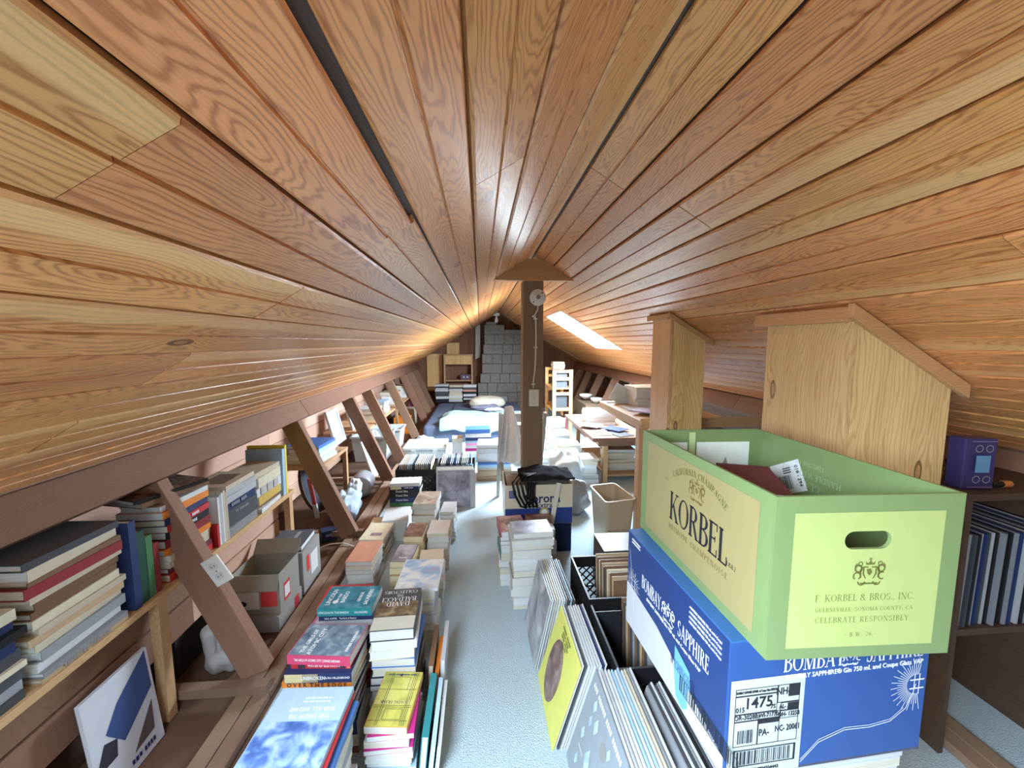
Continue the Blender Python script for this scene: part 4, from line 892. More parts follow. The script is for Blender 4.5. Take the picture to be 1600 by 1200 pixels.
cover_print(s[-1], .145, .205, 'p_brown'); bars(s[-1], topT(s[-1], .02, -.06, .0008), .07, .012, 2, 'i_white'); s[-1]['label'] = 'thick paperback with a sepia faces cover before the beer carton'
# --- shelf under the west eaves: board, its cleats and the books on it
def eave_shelf(label, y0, y1, z, x0, x1, legs):
    t = thing('wall_shelf', label, 'shelf', TR(x1, y0, z))
    MB().box(x0 - x1, 0, 0, y1 - y0, -.024, -.0006).build('board', 'shelf', t, bevel=.002)
    if y0 < 1:
        for za, zb in ((-.150, -.030), (-.280, -.160)): MB().box(-.092, -.070, 0, 1.298, za, zb).build('fascia_board', 'beam', t, bevel=.002); MB().box(-.092, -.070, 1.3, y1 - y0 - .06, za, zb).build('fascia_board', 'raw', t, bevel=.002)  # near run in darker wood: shade under the shelf put into its colour
    for y in legs:
        MB().box(-.035, -.002, y - y0 - .02, y - y0 + .02, -z + .001, -.0245).build('leg', 'shelfz', t)
        MB().box(x0 - x1 + .01, -.0925 if y0 < 1 else -.036, y - y0 - .018, y - y0 + .018, -.062, -.0245).build('cleat', 'shelfx', t)
    return t
SX, SZ = -1.125, .485
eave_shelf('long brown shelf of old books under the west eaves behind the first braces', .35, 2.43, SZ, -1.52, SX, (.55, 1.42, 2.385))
eave_shelf('short shelf under the west eaves between the second and third braces', 2.86, 3.42, SZ, -1.50, SX, (3.39,))
eave_shelf('far shelf under the west eaves behind the narrow braces', 4.0, 7.6, SZ, -1.55, SX - .02, (4.2, 5.6, 7.2))
OLD = ['tan', 'brown', 'beige', 'cream', 'charcoal', 'brown', 'beige', 'dark red', 'navy']
sp = rnd_specs(4, .085, ['white', 'navy', 'tan', 'grey'], R) + rnd_specs(10, .225, OLD, R) + [('charcoal', .020)]
s = stack('of large old books on the eaves shelf', SX - .135, 1.165, SZ, sp, rz=pi, w=.25, h=.255, hard=.9, jit=.008, jr=2.5)
for k in (0, 1): spine_bars(s[k], .25, .14, .010, 4, 0, 'i_grey')
s = stack('of dark volumes on the eaves shelf', SX - .12, .885, SZ, rnd_specs(9, .24, ['navy', 'charcoal', 'black', 'charcoal', 'grey', 'cream'], R), rz=pi, w=.22, h=.25, hard=1, jit=.008)
s = stack('of tan volumes first on the eaves shelf', SX - .12, .60, SZ, rnd_specs(6, .16, ['tan', 'cream', 'navy'], R), rz=pi, w=.22, h=.24, hard=1)
g = 'books standing on the eaves shelf'
upright('dark blue book standing behind the large old books by the brace', SX - .12, 1.325, SZ, .22, .30, .026, 'navy', 'shelf_e', 0, g)
upright('white picture book standing beside the dark blue book on the eaves shelf', SX - .15, 1.300, SZ, .20, .26, .012, 'white', 'shelf_e', 0, g)
upright('dark green book standing next to the near brace', SX - .10, 1.357, SZ, .17, .25, .030, 'dark green', 'shelf_e', 0, g)
upright('green patterned book standing behind the near brace', SX - .09, 1.390, SZ, .15, .22, .026, 'green', 'shelf_e', 0, g)
upright('small red book standing behind the near brace', SX - .08, 1.418, SZ, .13, .18, .022, 'dark red', 'shelf_e', 0, g)
s = stack('of red and orange spines on the eaves shelf', SX - .095, 1.60, SZ, [('red', .030), ('maroon', .020), ('cream', .026), ('beige', .024), ('orange', .024), ('dark red', .032), ('black', .030), ('red', .024), ('navy', .026), ('orange', .026), ('white', .020)], rz=pi, w=.155, h=.235, hard=.8, jit=.004)
spine_text(s[-2], .155, 'PUBLIC ENEMIES', .017, -.01, 'i_black'); spine_bars(s[-4], .155, .12, .012, 2); spine_bars(s[-5], .155, .10, .012, 2)
s2 = stack('laid over the red and orange spines', SX - .11, 1.585, SZ + .300, [('brown', .018, .19, .26, pi - .25), ('black', .012, .19, .26, pi - .35)], rz=pi); cover_print(s2[-1], .18, .25, 'p_bw')
for k, (c, h_) in enumerate((('red', .10), ('white', .215), ('pale grey', .22), ('white', .225), ('cream', .23), ('beige', .22))):
    upright(f'{c} booklet standing, {SEQ[k]} after the red and orange spines', SX - .075, 1.735 + k * .0135, SZ, .14, h_, .012, c, 'shelf_e', 0, g)
s = stack('of grey spines on the eaves shelf', SX - .095, 1.935, SZ, [('grey', .040), ('charcoal', .038), ('charcoal', .040), ('navy', .036), ('pale grey', .030), ('pale grey', .028), ('beige', .022)], rz=pi, w=.165, h=.235, hard=1, jit=.004)
spine_bars(s[-4], .165, .12, .016, 2, .01, 'i_grey'); spine_bars(s[-5], .165, .10, .012, 3, 0, 'i_grey'); rect(.10, .14, 'cover', s[-1], topT(s[-1]), 'cover_print', col=(.20, .16, .13))
s = stack('of cream books on the eaves shelf', SX - .10, 2.185, SZ, [('white', .022), ('brown', .020), ('mustard', .042), ('white', .048), ('cream', .050), ('beige', .028)], rz=pi, w=.175, h=.225, hard=1, jit=.003)
for k in (-2, -3):
    for y in (-.06, 0, .06): spine_patch(s[k], .175, y - .022, y + .022, (.10, .12, .22) if k == -2 else (.45, .42, .40))
upright('pale blue tall book standing at the end of the eaves shelf', SX - .11, 2.322, SZ, .20, .27, .030, 'pale blue', 'shelf_e', -.03, g)
upright('yellow tall book standing last on the eaves shelf', SX - .115, 2.356, SZ, .21, .285, .018, 'yellow', 'shelf_e', -.03, g)
s = stack('of blue and white books between the braces', SX - .14, 3.06, SZ, [('white', .028), ('pale grey', .026), ('white', .030), ('pale blue', .028), ('blue', .022)], rz=pi - .1, w=.23, h=.28, hard=.8)
for j, (y, n) in enumerate(((4.7, 4), (5.1, 5), (5.9, 4), (6.6, 5))):
    stack(f'of pale papers, {SEQ[j]} on the far shelf', SX - .17, y, SZ, rnd_specs(n, .13 + .02 * j, LT, R), rz=pi, w=.24, h=.28)
# --- piles in the middle of the room and at the head of the mattress
s = stack('of bright spines before the teal blanket', -.03, 4.45, .001, rnd_specs(3, .13, ['white', 'pale blue'], R) + [('white', .03), ('magenta', .034), ('white', .034), ('pink', .02), ('pale blue', .03), ('navy', .036), ('white', .044), ('blue', .045)], rz=q90, w=.20, h=.285, hard=1)
s = stack('of red-brown books beside bright spines', -.265, 4.46, .001, [('dark red', .12, .12, .16), ('dark red', .13, .11, .15), ('white', .05, .12, .16)], rz=0)
for j, (x, n, z) in enumerate(((-.72, 9, .335), (-.46, 8, .32), (-.20, 8, .32))):
    cs = [['black', 'white', 'charcoal', 'pale grey'], ['white', 'red', 'cream', 'pale grey', 'charcoal'], ['black', 'pink', 'white', 'salmon', 'charcoal']][j]
    stack(['of black and white spines behind the mattress', 'of red and white spines behind the mattress', 'of salmon and black spines behind the mattress'][j], x, 7.62, .245, rnd_specs(n, z, cs, R), rz=q90, w=.17, h=.245, hard=.8)
s = stack('of big white books before the folding chair', .13, 3.98, .001, rnd_specs(3, .10, ['beige', 'tan'], R) + [('beige', .03), ('pale blue', .03), ('blue', .02), ('white', .05), ('white', .04), ('white', .05), ('white', .036)], rz=q90, w=.26, h=.34, hard=.6)
# white stacks to the east of the post
PIL = [(.985, 3.72, 8, .27, 'before the low table end'), (.60, 3.97, 7, .22, 'between post and low table'), (.57, 4.37, 7, .24, 'just behind the post'), (.88, 4.50, 9, .34, 'before the pine bookcase'), (.93, 4.11, 8, .30, 'beside the low table'),
       (.66, 4.85, 8, .36, 'far behind the post'), (.93, 4.98, 8, .40, 'at the bookcase foot'), (.30, 4.47, 6, .26, 'against the mattress corner')]
for x, y, n, z, ph in PIL:
    stack('of white magazines ' + ph, x, y, .001, rnd_specs(n, z, ['white', 'pale grey', 'white', 'cream', 'pale blue'], R), rz=-q90 + R.uniform(-.2, .2), w=.21, h=.25, hard=0, jit=.012, jr=8, name='magazine')
# ------------------------------------------------------------------ records
def sleeve(label, T, col, group, t=.0045, s=.312, pic=None, name='record_sleeve'):
    """square record sleeve standing in its local yz plane, lower near corner at the origin, face towards local -x"""
    o = MB().box(0, t, 0, s, 0, s).build(name, 'cover', None, T, col=PAL[col] if isinstance(col, str) else col); tag(o, label, 'record', group)
    if pic: MB().add([(-.0003, .003, .003), (-.0003, s - .003, .003), (-.0003, s - .003, s - .003), (-.0003, .003, s - .003)], [(0, 3, 2, 1)]).build('cover_print', pic, o)
    return o
M['p_dia'] = picture('ice_blue_print', [(.25, .40, .52), (.50, .64, .72), (.66, .74, .78)], 20, seed=41)
M['p_mono'] = picture('monochrome_photo', [(.10, .10, .12), (.42, .43, .46), (.74, .75, .77)], 9, seed=31)
def lean_T(x, y, hd, ln): return TR(x, y, .001, -hd) @ Matrix.Rotation(ln, 4, 'Y')
def pack(where, x, y, hd, ln, cols, step, group, first_label=None, pic=None):
    out = []
    for k, c in enumerate(cols):
        lab = first_label if (k == 0 and first_label) else f'{c} record sleeve, {SEQ[k]} in the {where}'
        dy = R.uniform(-.006, .006) if k else 0
        out.append(sleeve(lab, lean_T(x + k * step, y + dy, hd, ln), c, group, pic=pic if k == 0 else None))
    return out
WS = ['white', 'pale grey', 'white', 'charcoal', 'white', 'pale blue', 'white', 'grey', 'white', 'navy', 'white', 'charcoal', 'cream']
g = 'record sleeves leaning in a row on the carpet'
s = pack('pack behind the yellow sleeve', .216, 1.524, -.023, .209, ['pale grey'] + [R.choice(WS) for _ in range(10)], .0098, g, 'pale record sleeve with a monochrome photo facing the walkway', 'p_mono')
s = pack('pack headed by the yellow sleeve', .2287, 1.19, -.006, .300, ['yellow'] + [R.choice(WS) for _ in range(9)], .0098, g, 'yellow record sleeve with an oval picture facing the walkway')
y_ = s[0]
def face(o, poly, mat, nm, x=-.0006, col=None): return MB().add([(x, a, b2) for a, b2 in poly], [tuple(range(len(poly)))[::-1]]).build(nm, mat, o, col=col)
y_.color = (.72, .72, .16, 1)
face(y_, [(.185 + .078 * cos(k * pi / 12), .135 + .112 * sin(k * pi / 12)) for k in range(24)], 'p_brown', 'oval_picture', -.0008)
Tf = Matrix(((0, 0, -1, -.0012), (-1, 0, 0, 0), (0, 1, 0, 0), (0, 0, 0, 1)))
for k, l_ in enumerate((.12, .09, .10, .06)): bars(y_, Matrix.Translation((0, .16, .290 - k * .014)) @ Tf, l_, .009, 2, 'i_olive', k)
s = pack('front pack of pale sleeves', .272, .865, .01, .30, [(.30, .34, .38)] + [R.choice(WS + ['white', 'white']) for _ in range(11)], .0105, g, 'blue grey record sleeve with pale diamonds, at the front of the row')
d_ = s[0]
for a, b2, q in ((.24, .25, .022), (.24, .20, .02), (.20, .22, .026), (.26, .14, .022), (.19, .12, .034), (.10, .24, .018), (.12, .09, .026), (.06, .16, .02), (.25, .06, .02)): face(d_, [(a - q * .6, b2), (a, b2 - q), (a + q * .6, b2), (a, b2 + q)], 'p_dia', 'diamond_print', -.0008)
face(d_, [(.13 + .022 * cos(k * pi / 8), .215 + .022 * sin(k * pi / 8)) for k in range(16)], 'i_grey', 'round_badge', -.0008)
bars(d_, Matrix.Translation((0, .155, .285)) @ Tf, .26, .016, 4, 'i_white', 3); bars(d_, Matrix.Translation((0, .235, .10)) @ Tf, .05, .005, 1, 'i_white', 5)
for k in range(13):
    c = ['grey', 'charcoal', 'white', 'charcoal', 'grey', 'white', 'black', 'charcoal', 'pale grey', 'charcoal', 'brown', 'white', 'charcoal'][k]
    sleeve(f'{c} record sleeve, {SEQ[k]} in the dark pack against the gin carton', lean_T(.462 + k * .0088 - .06, .80 + (k % 3) * .006, 0, .30) @ Matrix.Translation((.02, 0, 0)), c, g)
def crate(label, x0, x1, y0, y1, h):
    t = thing('record_crate', label, 'crate', TR(x0, y0, .001)); w, d = x1 - x0, y1 - y0; k = .008
    MB().box(0, w, 0, d, 0, .006).build('bottom', 'black', t)
    def lattice(l):
        mb = MB(); mb.box(0, l, -k / 2, k / 2, h - .055, h); mb.box(0, l, -k / 2, k / 2, .0065, .035); mb.box(0, .02, -k / 2, k / 2, .0355, h - .0555); mb.box(l - .02, l, -k / 2, k / 2, .0355, h - .0555)
        n = round(l / .045); z0, z1 = .035, h - .055; st = (l - .04) / n; m = max(2, round((z1 - z0) / st)); sz = (z1 - z0) / m
        for i in range(n):
            for j in range(m):
                xa, za = .02 + i * st, z0 + j * sz
                mb.bar((xa, 0, za), (xa + st, 0, za + sz), .005, k * .8, up=(0, 1, 0)); mb.bar((xa, .0003, za + sz), (xa + st, .0003, za), .005, k * .8, up=(0, 1, 0))
        mb.box(.02, l - .02, -k / 2, k / 2, (z0 + z1) / 2 - .004, (z0 + z1) / 2 + .004)
        return mb
    lattice(w).build('lattice_wall', 'black', t, TR(0, k / 2, 0)); lattice(w).build('lattice_wall', 'black', t, TR(0, d - k / 2, 0))
    lattice(d - 2 * k - .001).build('lattice_wall', 'black', t, TR(k / 2, k + .0005, 0, q90)); lattice(d - 2 * k - .001).build('lattice_wall', 'black', t, TR(w - k / 2, k + .0005, 0, q90))
    return t
crate('black lattice crate of records behind the yellow sleeve pack', .445, .93, 1.535, 1.875, .295)
crate('black lattice crate of records closer to the gin carton', .445, .93, 1.185, 1.525, .285)
BR = ['tan', 'brown', 'beige', 'brown', 'tan', 'charcoal', 'brown', 'cream', 'tan', 'brown']
def facing(where, x, y, z, n, cols, step, group, ln=-.10, s=.312):
    for k in range(n):
        c = cols[k % len(cols)]
        T = TR(x + k * .002, y - k * step, z) @ Matrix.Rotation(ln, 4, 'X') @ Matrix(((0, 1, 0, 0), (1, 0, 0, 0), (0, 0, 1, 0), (0, 0, 0, 1)))
        sleeve(f'{c} record sleeve, {SEQ[k]} from the back of the {where}', T, c, group, s=s - (k % 3) * .006)
facing('crate behind the yellow pack', .565, 1.815, .008, 12, BR, .0185, 'records in the black crates')
facing('crate beside the gin carton', .572, 1.470, .008, 12, ['brown', 'charcoal', 'tan', 'brown', 'charcoal', 'grey'], .0185, 'records in the black crates')
sleeve('black record sleeve alone in front of the crate lattice', TR(.455, 1.452, .009) @ Matrix.Rotation(-.08, 4, 'X') @ Matrix(((0, 1, 0, 0), (1, 0, 0, 0), (0, 0, 1, 0), (0, 0, 0, 1))) @ Matrix.Diagonal((1, .34, .88, 1)), 'black', 'records in the black crates')
crate('black crate of white edged records by the sill', -.735, -.405, 3.40, 3.74, .27)
crate('black crate of white edged records by the walkway', -.385, -.055, 3.40, 3.74, .27)
for j, (x, n, ph) in enumerate(((-.715, 17, 'black crate by the sill'), (-.365, 17, 'black crate by the walkway'))):
    for k in range(n): 
        c = R.choice(WS); sleeve(f'{c} edged record sleeve, {SEQ[k]} in the {ph}', TR(x + k * .0165, 3.413, .009) @ Matrix.Rotation(.05, 4, 'Y'), c, 'records in the crates by the sill')
for k in range(6):
    c = ['pale grey', 'white', 'cream', 'white', 'pale grey', 'charcoal'][5 - k]
    T = TR(-.385 + k * .005, 3.325 - k * .024, .001) @ Matrix.Rotation(-.16, 4, 'X') @ Matrix(((0, 1, 0, 0), (1, 0, 0, 0), (0, 0, 1, 0), (0, 0, 0, 1)))
    o = sleeve(f'{c} record sleeve facing the walkway, {SEQ[5 - k]} of six against the crate', T, c, 'records leaning on the crate by the walkway')
    if k == 5:
        MB().add([(-.0004, .004, .004), (-.0004, .27, .004), (-.0004, .27, .308), (-.0004, .004, .308)], [(0, 1, 2, 3)]).build('cover_print', 'p_grey', o); o['label'] = 'record sleeve with a lilac grey group photo, facing the walkway'

# ------------------------------------------------------------------ everything else
from mathutils import noise as mn
M['i_seal'] = ink('seal_gold_ink', (.50, .38, .14))
def cloth_grid(fn, nu, nv, name, parent, col, mat='cloth', thick=.006, sub=1):
    return MB().grid(fn, nu, nv).build(name, mat, parent, smooth=True, col=col, solid=thick, sub=sub)
def blob(cx, cy, cz, rx, ry, rz, amp, fr, seed, name, parent, col, mat='cloth', flatb=True, e=1.0):
    mb = MB(); nu, nv = 28, 16
    vs = []
    for j in range(nv + 1):
        ph = -pi / 2 + pi * j / nv
        for i in range(nu):
            th_ = 2 * pi * i / nu; d = Vector((cos(ph) * cos(th_), cos(ph) * sin(th_), sin(ph)))
            if e != 1: d = Vector([math.copysign(abs(k) ** e, k) for k in d])
            k = 1 + amp * mn.noise(d * fr + Vector((seed, seed, seed))) + amp * .5 * mn.noise(d * fr * 2.3 + Vector((seed, 0, seed)))
            p = Vector((d.x * rx * k, d.y * ry * k, d.z * rz * k))
            if flatb: p.z = max(p.z, -rz * .8)
            vs.append((cx + p.x, cy + p.y, cz + p.z))
    fs = [(j * nu + i, j * nu + (i + 1) % nu, (j + 1) * nu + (i + 1) % nu, (j + 1) * nu + i) for j in range(nv) for i in range(nu)]
    return mb.add(vs, fs).build(name, mat, parent, smooth=True, col=col, sub=1)
def carton_box(name, label, x0, x1, y0, y1, z0, z1, col, open_top=False, flaps=(), rz=0, cat='box', mat='card'):
    """plain cardboard box: four walls, bottom, and either a closed top of two flaps or listed open flaps"""
    t = thing(name, label, cat, TR((x0 + x1) / 2, (y0 + y1) / 2, z0, rz)); w, d, h = (x1 - x0) / 2, (y1 - y0) / 2, z1 - z0; k = .004
    for nm, q in (('front_wall', (-w, w, -d, -d + k)), ('back_wall', (-w, w, d - k, d)), ('side_wall', (-w, -w + k, -d + k, d - k)), ('side_wall', (w - k, w, -d + k, d - k))):
        MB().box(*q, 0, h).build(nm, mat, t, col=col)
    MB().box(-w + k, w - k, -d + k, d - k, .0005, k).build('bottom', mat, t, col=col)
    if not open_top:
        MB().box(-w, -.001, -d, d, h + .0003, h + .004).build('top_flap', mat, t, col=col); MB().box(.001, w, -d, d, h + .0003, h + .004).build('top_flap', mat, t, col=col)
    for side, l, ang in flaps:
        mb = MB().box(0, l, -d if side in 'we' else -w, d if side in 'we' else w, -k / 2, k / 2)
        T = {'e': TR(w - k / 2, 0, h, 0, 0, -ang), 'w': TR(-w + k / 2, 0, h, pi, 0, 0) @ Matrix.Rotation(-ang, 4, 'Y'), 'n': TR(0, d - k / 2, h, pi / 2) @ Matrix.Rotation(-ang, 4, 'Y'), 's': TR(0, -d + k / 2, h, -pi / 2) @ Matrix.Rotation(-ang, 4, 'Y')}[side]
        mb.build('flap', mat, t, T, col=col)
    return t
def face_T(t_half, side, x, z, h=0):
    """frame on a box wall: s = -y wall, e = +x wall"""
    if side == 's': return Matrix.Translation((x, -t_half - .0004, z)) @ Matrix.Rotation(pi / 2, 4, 'X')
    return Matrix.Translation((t_half + .0004, x, z)) @ Matrix(((0, 0, 1, 0), (1, 0, 0, 0), (0, 1, 0, 0), (0, 0, 0, 1)))
# hidden support under the gin carton
carton_box('carton', 'plain brown carton carrying the books under the gin carton', .66, .96, .80, 1.10, .001, .380, (.36, .26, .16))
stack('squeezed under the gin carton', .79, .835, .3855, [('white', .022, .20, .30), ('white', .021, .21, .29), ('pale blue', .022, .20, .31), ('white', .0225, .20, .30)], rz=-q90 + .05, w=.20, h=.27, hard=0, name='magazine', jit=0)
# papers in the champagne carton
s = stack('inside the champagne carton', .620, .875, kz0 + .008, rnd_specs(7, .225, ['brown', 'white', 'grey', 'cream'], R), rz=.05, w=.15, h=.24, hard=.5, jit=.002, jr=1)
b_ = book('maroon booklet with white pages poking up inside the champagne carton', TR(.645, .880, kz0 + .247, -.35) @ Matrix.Rotation(.08, 4, 'X'), .12, .17, .014, (.13, .035, .05))
# outlet on the near brace
oq = at(333, 900, 1.497)
ol = thing('wall_outlet', 'white double power outlet screwed to the near brown brace', 'outlet', Matrix.Translation(oq) @ Matrix.Rotation(radians(-30), 4, 'Y') @ Matrix.Translation((.024, 0, .01)))
MB().box(-.034, .034, -.004, .004, -.056, .056).build('cover_plate', 'white', ol, bevel=.003)
MB().box(-.030, -.006, .0045, .03, -.05, .05).build('box', 'plastic', ol, col=(.25, .25, .27))
for z in (-.021, .021):
    r_ = MB().prism([(.017 * cos(a * pi / 8) * (1 if abs(cos(a * pi / 8)) < .9 else .93), .0145 * sin(a * pi / 8)) for a in range(16)], 0, .0015).build('receptacle', 'plastic', ol, Matrix.Translation((0, -.0041, z)) @ Matrix.Rotation(pi / 2, 4, 'X'), col=(.66, .66, .62))
    for x in (-.006, .006): MB().box(x - .001, x + .001, -.004, .004, .0016, .002).build('slot', 'slot', r_)
MB().lathe([(.003, 0), (.003, .001)], 8).build('screw', 'metal', ol, Matrix.Translation((0, -.0041, 0)) @ Matrix.Rotation(pi / 2, 4, 'X'))
# boxes and oddments under the west shelf
pb = carton_box('appliance_carton', 'open grey and red printed carton on the eaves floor by the outlet', -1.175, -.955, 1.86, 2.06, .080, .275, (.33, .32, .28), True, (('s', .07, -1.2), ('n', .075, .9)))
for q in ((.055, .155, -.055 + .05, .05 + .02, (.72, .06, .06)),): rect(.075, .075, 'gloss', pb, face_T(.10, 's', .06, .075), 'red_print', col=(.72, .06, .06))
rect(.12, .085, 'gloss', pb, face_T(.10, 's', -.045, .070), 'white_print', col=(.78, .78, .76)); rect(.06, .09, 'gloss', pb, face_T(.11, 'e', -.03, .08), 'red_print', col=(.70, .06, .06)); rect(.05, .06, 'gloss', pb, face_T(.11, 'e', -.03, .08) @ Matrix.Translation((0, 0, .0005)), 'white_print', col=(.78, .78, .8))
mb = MB()
for k in range(12):
    a0, a1 = pi * k / 12, pi * (k + 1) / 12; swoosh(mb, [(.075 + .07 * cos(a0), .03 * sin(a0)), (.075 + .07 * cos(a1), .03 * sin(a1))], .006)
mb.build('handle_print', 'i_red', pb, face_T(.10, 's', -.055, .122)); flat([(.018 * cos(a * pi / 8), .014 * sin(a * pi / 8)) for a in range(16)], 'i_black', pb, face_T(.10, 's', -.06, .055) @ Matrix.Translation((0, 0, .0006)), 'lens_print')
for k in range(3): rect(.07 - .02 * k, .005, 'i_white', pb, face_T(.10, 's', .0, .178 - k * .012), 'small_print')
pc = carton_box('appliance_carton', 'grey carton with a red stripe standing under the open printed carton', -1.175, -.955, 1.84, 2.08, .001, .074, (.36, .34, .32))
rect(.05, .06, 'gloss', pc, face_T(.11, 'e', .06, .036), 'red_print', col=(.6, .06, .08))
pd = carton_box('appliance_carton', 'grey carton with red and white sides behind the open printed one', -1.175, -.96, 2.12, 2.345, .001, .235, (.34, .33, .31))
rect(.09, .12, 'gloss', pd, face_T(.1075, 'e', .03, .12), 'white_print', col=(.78, .78, .78)); rect(.035, .09, 'gloss', pd, face_T(.1075, 'e', -.05, .15), 'red_print', col=(.70, .06, .06))
b_ = book('dark slate book lying on the grey carton below the eaves shelf', TR(-1.065, 2.235, .2405, .05), .18, .20, .030, (.10, .12, .15), None, True); rect(.02, .15, 'gloss', b_, topT(b_, .02, 0), 'cover_print', col=(.3, .33, .36))
db = carton_box('storage_box', 'dark lidded box under the eaves shelf behind the near brace', -1.52, -1.24, 1.60, 1.84, .001, .26, (.05, .045, .045)); rect(.14, .03, 'gloss', db, face_T(.12, 's', .0, .20), 'pale_print', col=(.30, .28, .28))
bg = thing('plastic_bag', 'crumpled clear white plastic bag behind the foot of the near brace', 'bag'); blob(-1.07, 1.66, .10, .085, .095, .115, .45, 2.2, 4, 'film', bg, (.50, .50, .52), 'plastic')
mg = thing('magazine', 'tall white and blue magazine leaning under the eaves shelf', 'magazine', TR(-1.11, 1.225, .001) @ Matrix.Rotation(-.10, 4, 'Y'))
MB().box(-.012, 0, -.10, .13, 0, .335).build('pages', 'gloss', mg, col=(.62, .64, .70))
Tm = Matrix(((0, 0, 1, .0005), (1, 0, 0, 0), (0, 1, 0, 0), (0, 0, 0, 1)))
flat([(-.05, .19), (.0, .25), (.12, .33), (.12, .20), (.06, .16), (0, .12)], 'gloss', mg, Tm, 'blue_print', col=(.05, .09, .25)); flat([(-.10, .10), (-.06, .17), (-.02, .15), (-.03, .10)], 'gloss', mg, Tm, 'dark_print', col=(.04, .04, .06))
flat([(.02, .05), (.06, .10), (.11, .16), (.10, .06)], 'gloss', mg, Tm, 'brown_print', col=(.12, .09, .09)); bars(mg, Tm @ Matrix.Translation((.055, .030, .001)), .10, .016, 2, 'i_navy', 2)
MB().box(-1.55, -1.30, .95, 1.35, .0015, .10).build('storage_bin', 'dark', None); tag(bpy.data.objects['storage_bin'], 'low dark wooden tray in the shadow under the eaves shelf', 'tray')
wc = thing('white_cable', 'thin pale cable looping from the second brace to the sill', 'cable')
MB().tube([(-1.28, 2.20 + .32, .012), (-1.12, 2.52, .03), (-.99, 2.58, .05), (-.92, 2.60, .045), (-.86, 2.58, .036), (-.79, 2.58, .008)], .004, 6).build('flex', 'white', wc, smooth=True)
# crumpled clothes and boot between the second and third braces
cl = thing('jeans', 'crumpled pale blue jeans lying by the sill beyond the second brace', 'clothes')
blob(-1.05, 3.10, .10, .10, .22, .11, .5, 2.4, 2, 'trouser_leg', cl, (.42, .50, .58)); blob(-.995, 2.92, .065, .055, .11, .07, .5, 2.6, 8, 'trouser_leg', cl, (.18, .20, .26)); blob(-1.03, 3.26, .18, .05, .09, .08, .4, 2.6, 6, 'waistband', cl, (.60, .66, .72))
cy = thing('grey_drum', 'grey round drum lying behind the jeans by the sill', 'drum', TR(-1.06, 3.56, .105, .1, 0, 0) @ Matrix.Rotation(pi / 2, 4, 'X'))
MB().lathe([(.085, -.10), (.097, -.09), (.097, .09), (.085, .10)], 24).build('shell', 'plastic', cy, col=(.30, .31, .34), smooth=True); MB().lathe([(.07, .1005), (.07, .104)], 24).build('end_cap', 'plastic', cy, col=(.45, .46, .48))
rp = thing('round_panel', 'large charcoal round fabric panel leaning under the shelf', 'panel', TR(-1.32, 3.20, .235) @ Matrix.Rotation(radians(72), 4, 'Y'))
MB().lathe([(.20, -.015), (.21, -.01), (.21, .01), (.20, .015)], 36).build('fabric_disc', 'cloth', rp, col=(.055, .06, .075)); MB().lathe([(.2105, -.012), (.216, -.012), (.216, .012), (.2105, .012)], 36).build('rim', 'dark', rp)
nb = thing('navy_box', 'small navy box behind the foot of the second brace', 'box', TR(-1.06, 2.75, .001, .5)); MB().box(-.05, .05, -.04, .04, 0, .075).build('carton', 'gloss', nb, col=(.02, .035, .09), bevel=.003); rect(.05, .02, 'gloss', nb, face_T(.04, 's', 0, .045), 'print', col=(.2, .3, .45))
sg = thing('red_handled_spade', 'small red and white stick propped under the short eaves shelf', 'stick'); MB().bar((-1.22, 2.86, .40), (-1.24, 3.02, .04), .026, .012).build('shaft', 'plastic', sg, col=(.55, .12, .12)); MB().bar((-1.2328, 2.962, .17), (-1.24, 3.02, .041), .030, .016).build('tip', 'plastic', sg, col=(.75, .78, .8))
def frame(label, x, y, z, w, h, lean, rz=0):
    t = thing('picture_frame', label, 'frame', TR(x, y, z, rz) @ Matrix.Rotation(lean, 4, 'Y')); k = .028
    for q in ((-w / 2, w / 2, 0, k), (-w / 2, w / 2, h - k, h), (-w / 2, -w / 2 + k, k, h - k), (w / 2 - k, w / 2, k, h - k)): MB().box(-.018, 0, q[0], q[1], q[2], q[3]).build('moulding', 'plastic', t, col=(.66, .70, .72))
    MB().box(-.016, -.008, -w / 2 + k, w / 2 - k, k, h - k).build('mount', 'paper', t, col=(.62, .70, .74)); return t
frame('pale framed picture leaning behind the third brace', -1.22, 3.55, .49, .26, .30, -.25); frame('second pale frame beyond the third brace on the far shelf', -1.27, 4.14, .489, .20, .26, -.25)
frame('brown backed frame between the third and fourth braces', -1.06, 4.10, .001, .28, .40, -.30)
def tote(label, x0, x1, y0, y1, h, col, rz=0):
    t = thing('storage_tote', label, 'bin', TR((x0 + x1) / 2, (y0 + y1) / 2, .001, rz)); w, d = (x1 - x0) / 2, (y1 - y0) / 2; a, b2 = .86, .003
    vo = [(s * w * a, q * d * a, 0) for s, q in ((-1, -1), (1, -1), (1, 1), (-1, 1))] + [(s * w, q * d, h) for s, q in ((-1, -1), (1, -1), (1, 1), (-1, 1))] + [(s * (w - .006), q * (d - .006), h) for s, q in ((-1, -1), (1, -1), (1, 1), (-1, 1))] + [(s * (w * a - .006), q * (d * a - .006), .006) for s, q in ((-1, -1), (1, -1), (1, 1), (-1, 1))]
    mb = MB(); mb.v = vo; mb.f = [(3, 2, 1, 0), (12, 13, 14, 15)]
    for k in range(3): mb.f += [(4 * k + i, 4 * k + (i + 1) % 4, 4 * k + 4 + (i + 1) % 4, 4 * k + 4 + i) for i in range(4)]
    mb.build('tub', 'plastic', t, col=col, bevel=.006)
    for q in ((-w - .012, w + .012, -d - .012, -d), (-w - .012, w + .012, d, d + .012), (-w - .012, -w, -d, d), (w, w + .012, -d, d)): MB().box(*q, h - .02, h + .003).build('rim', 'plastic', t, col=col, bevel=.003)
    return t
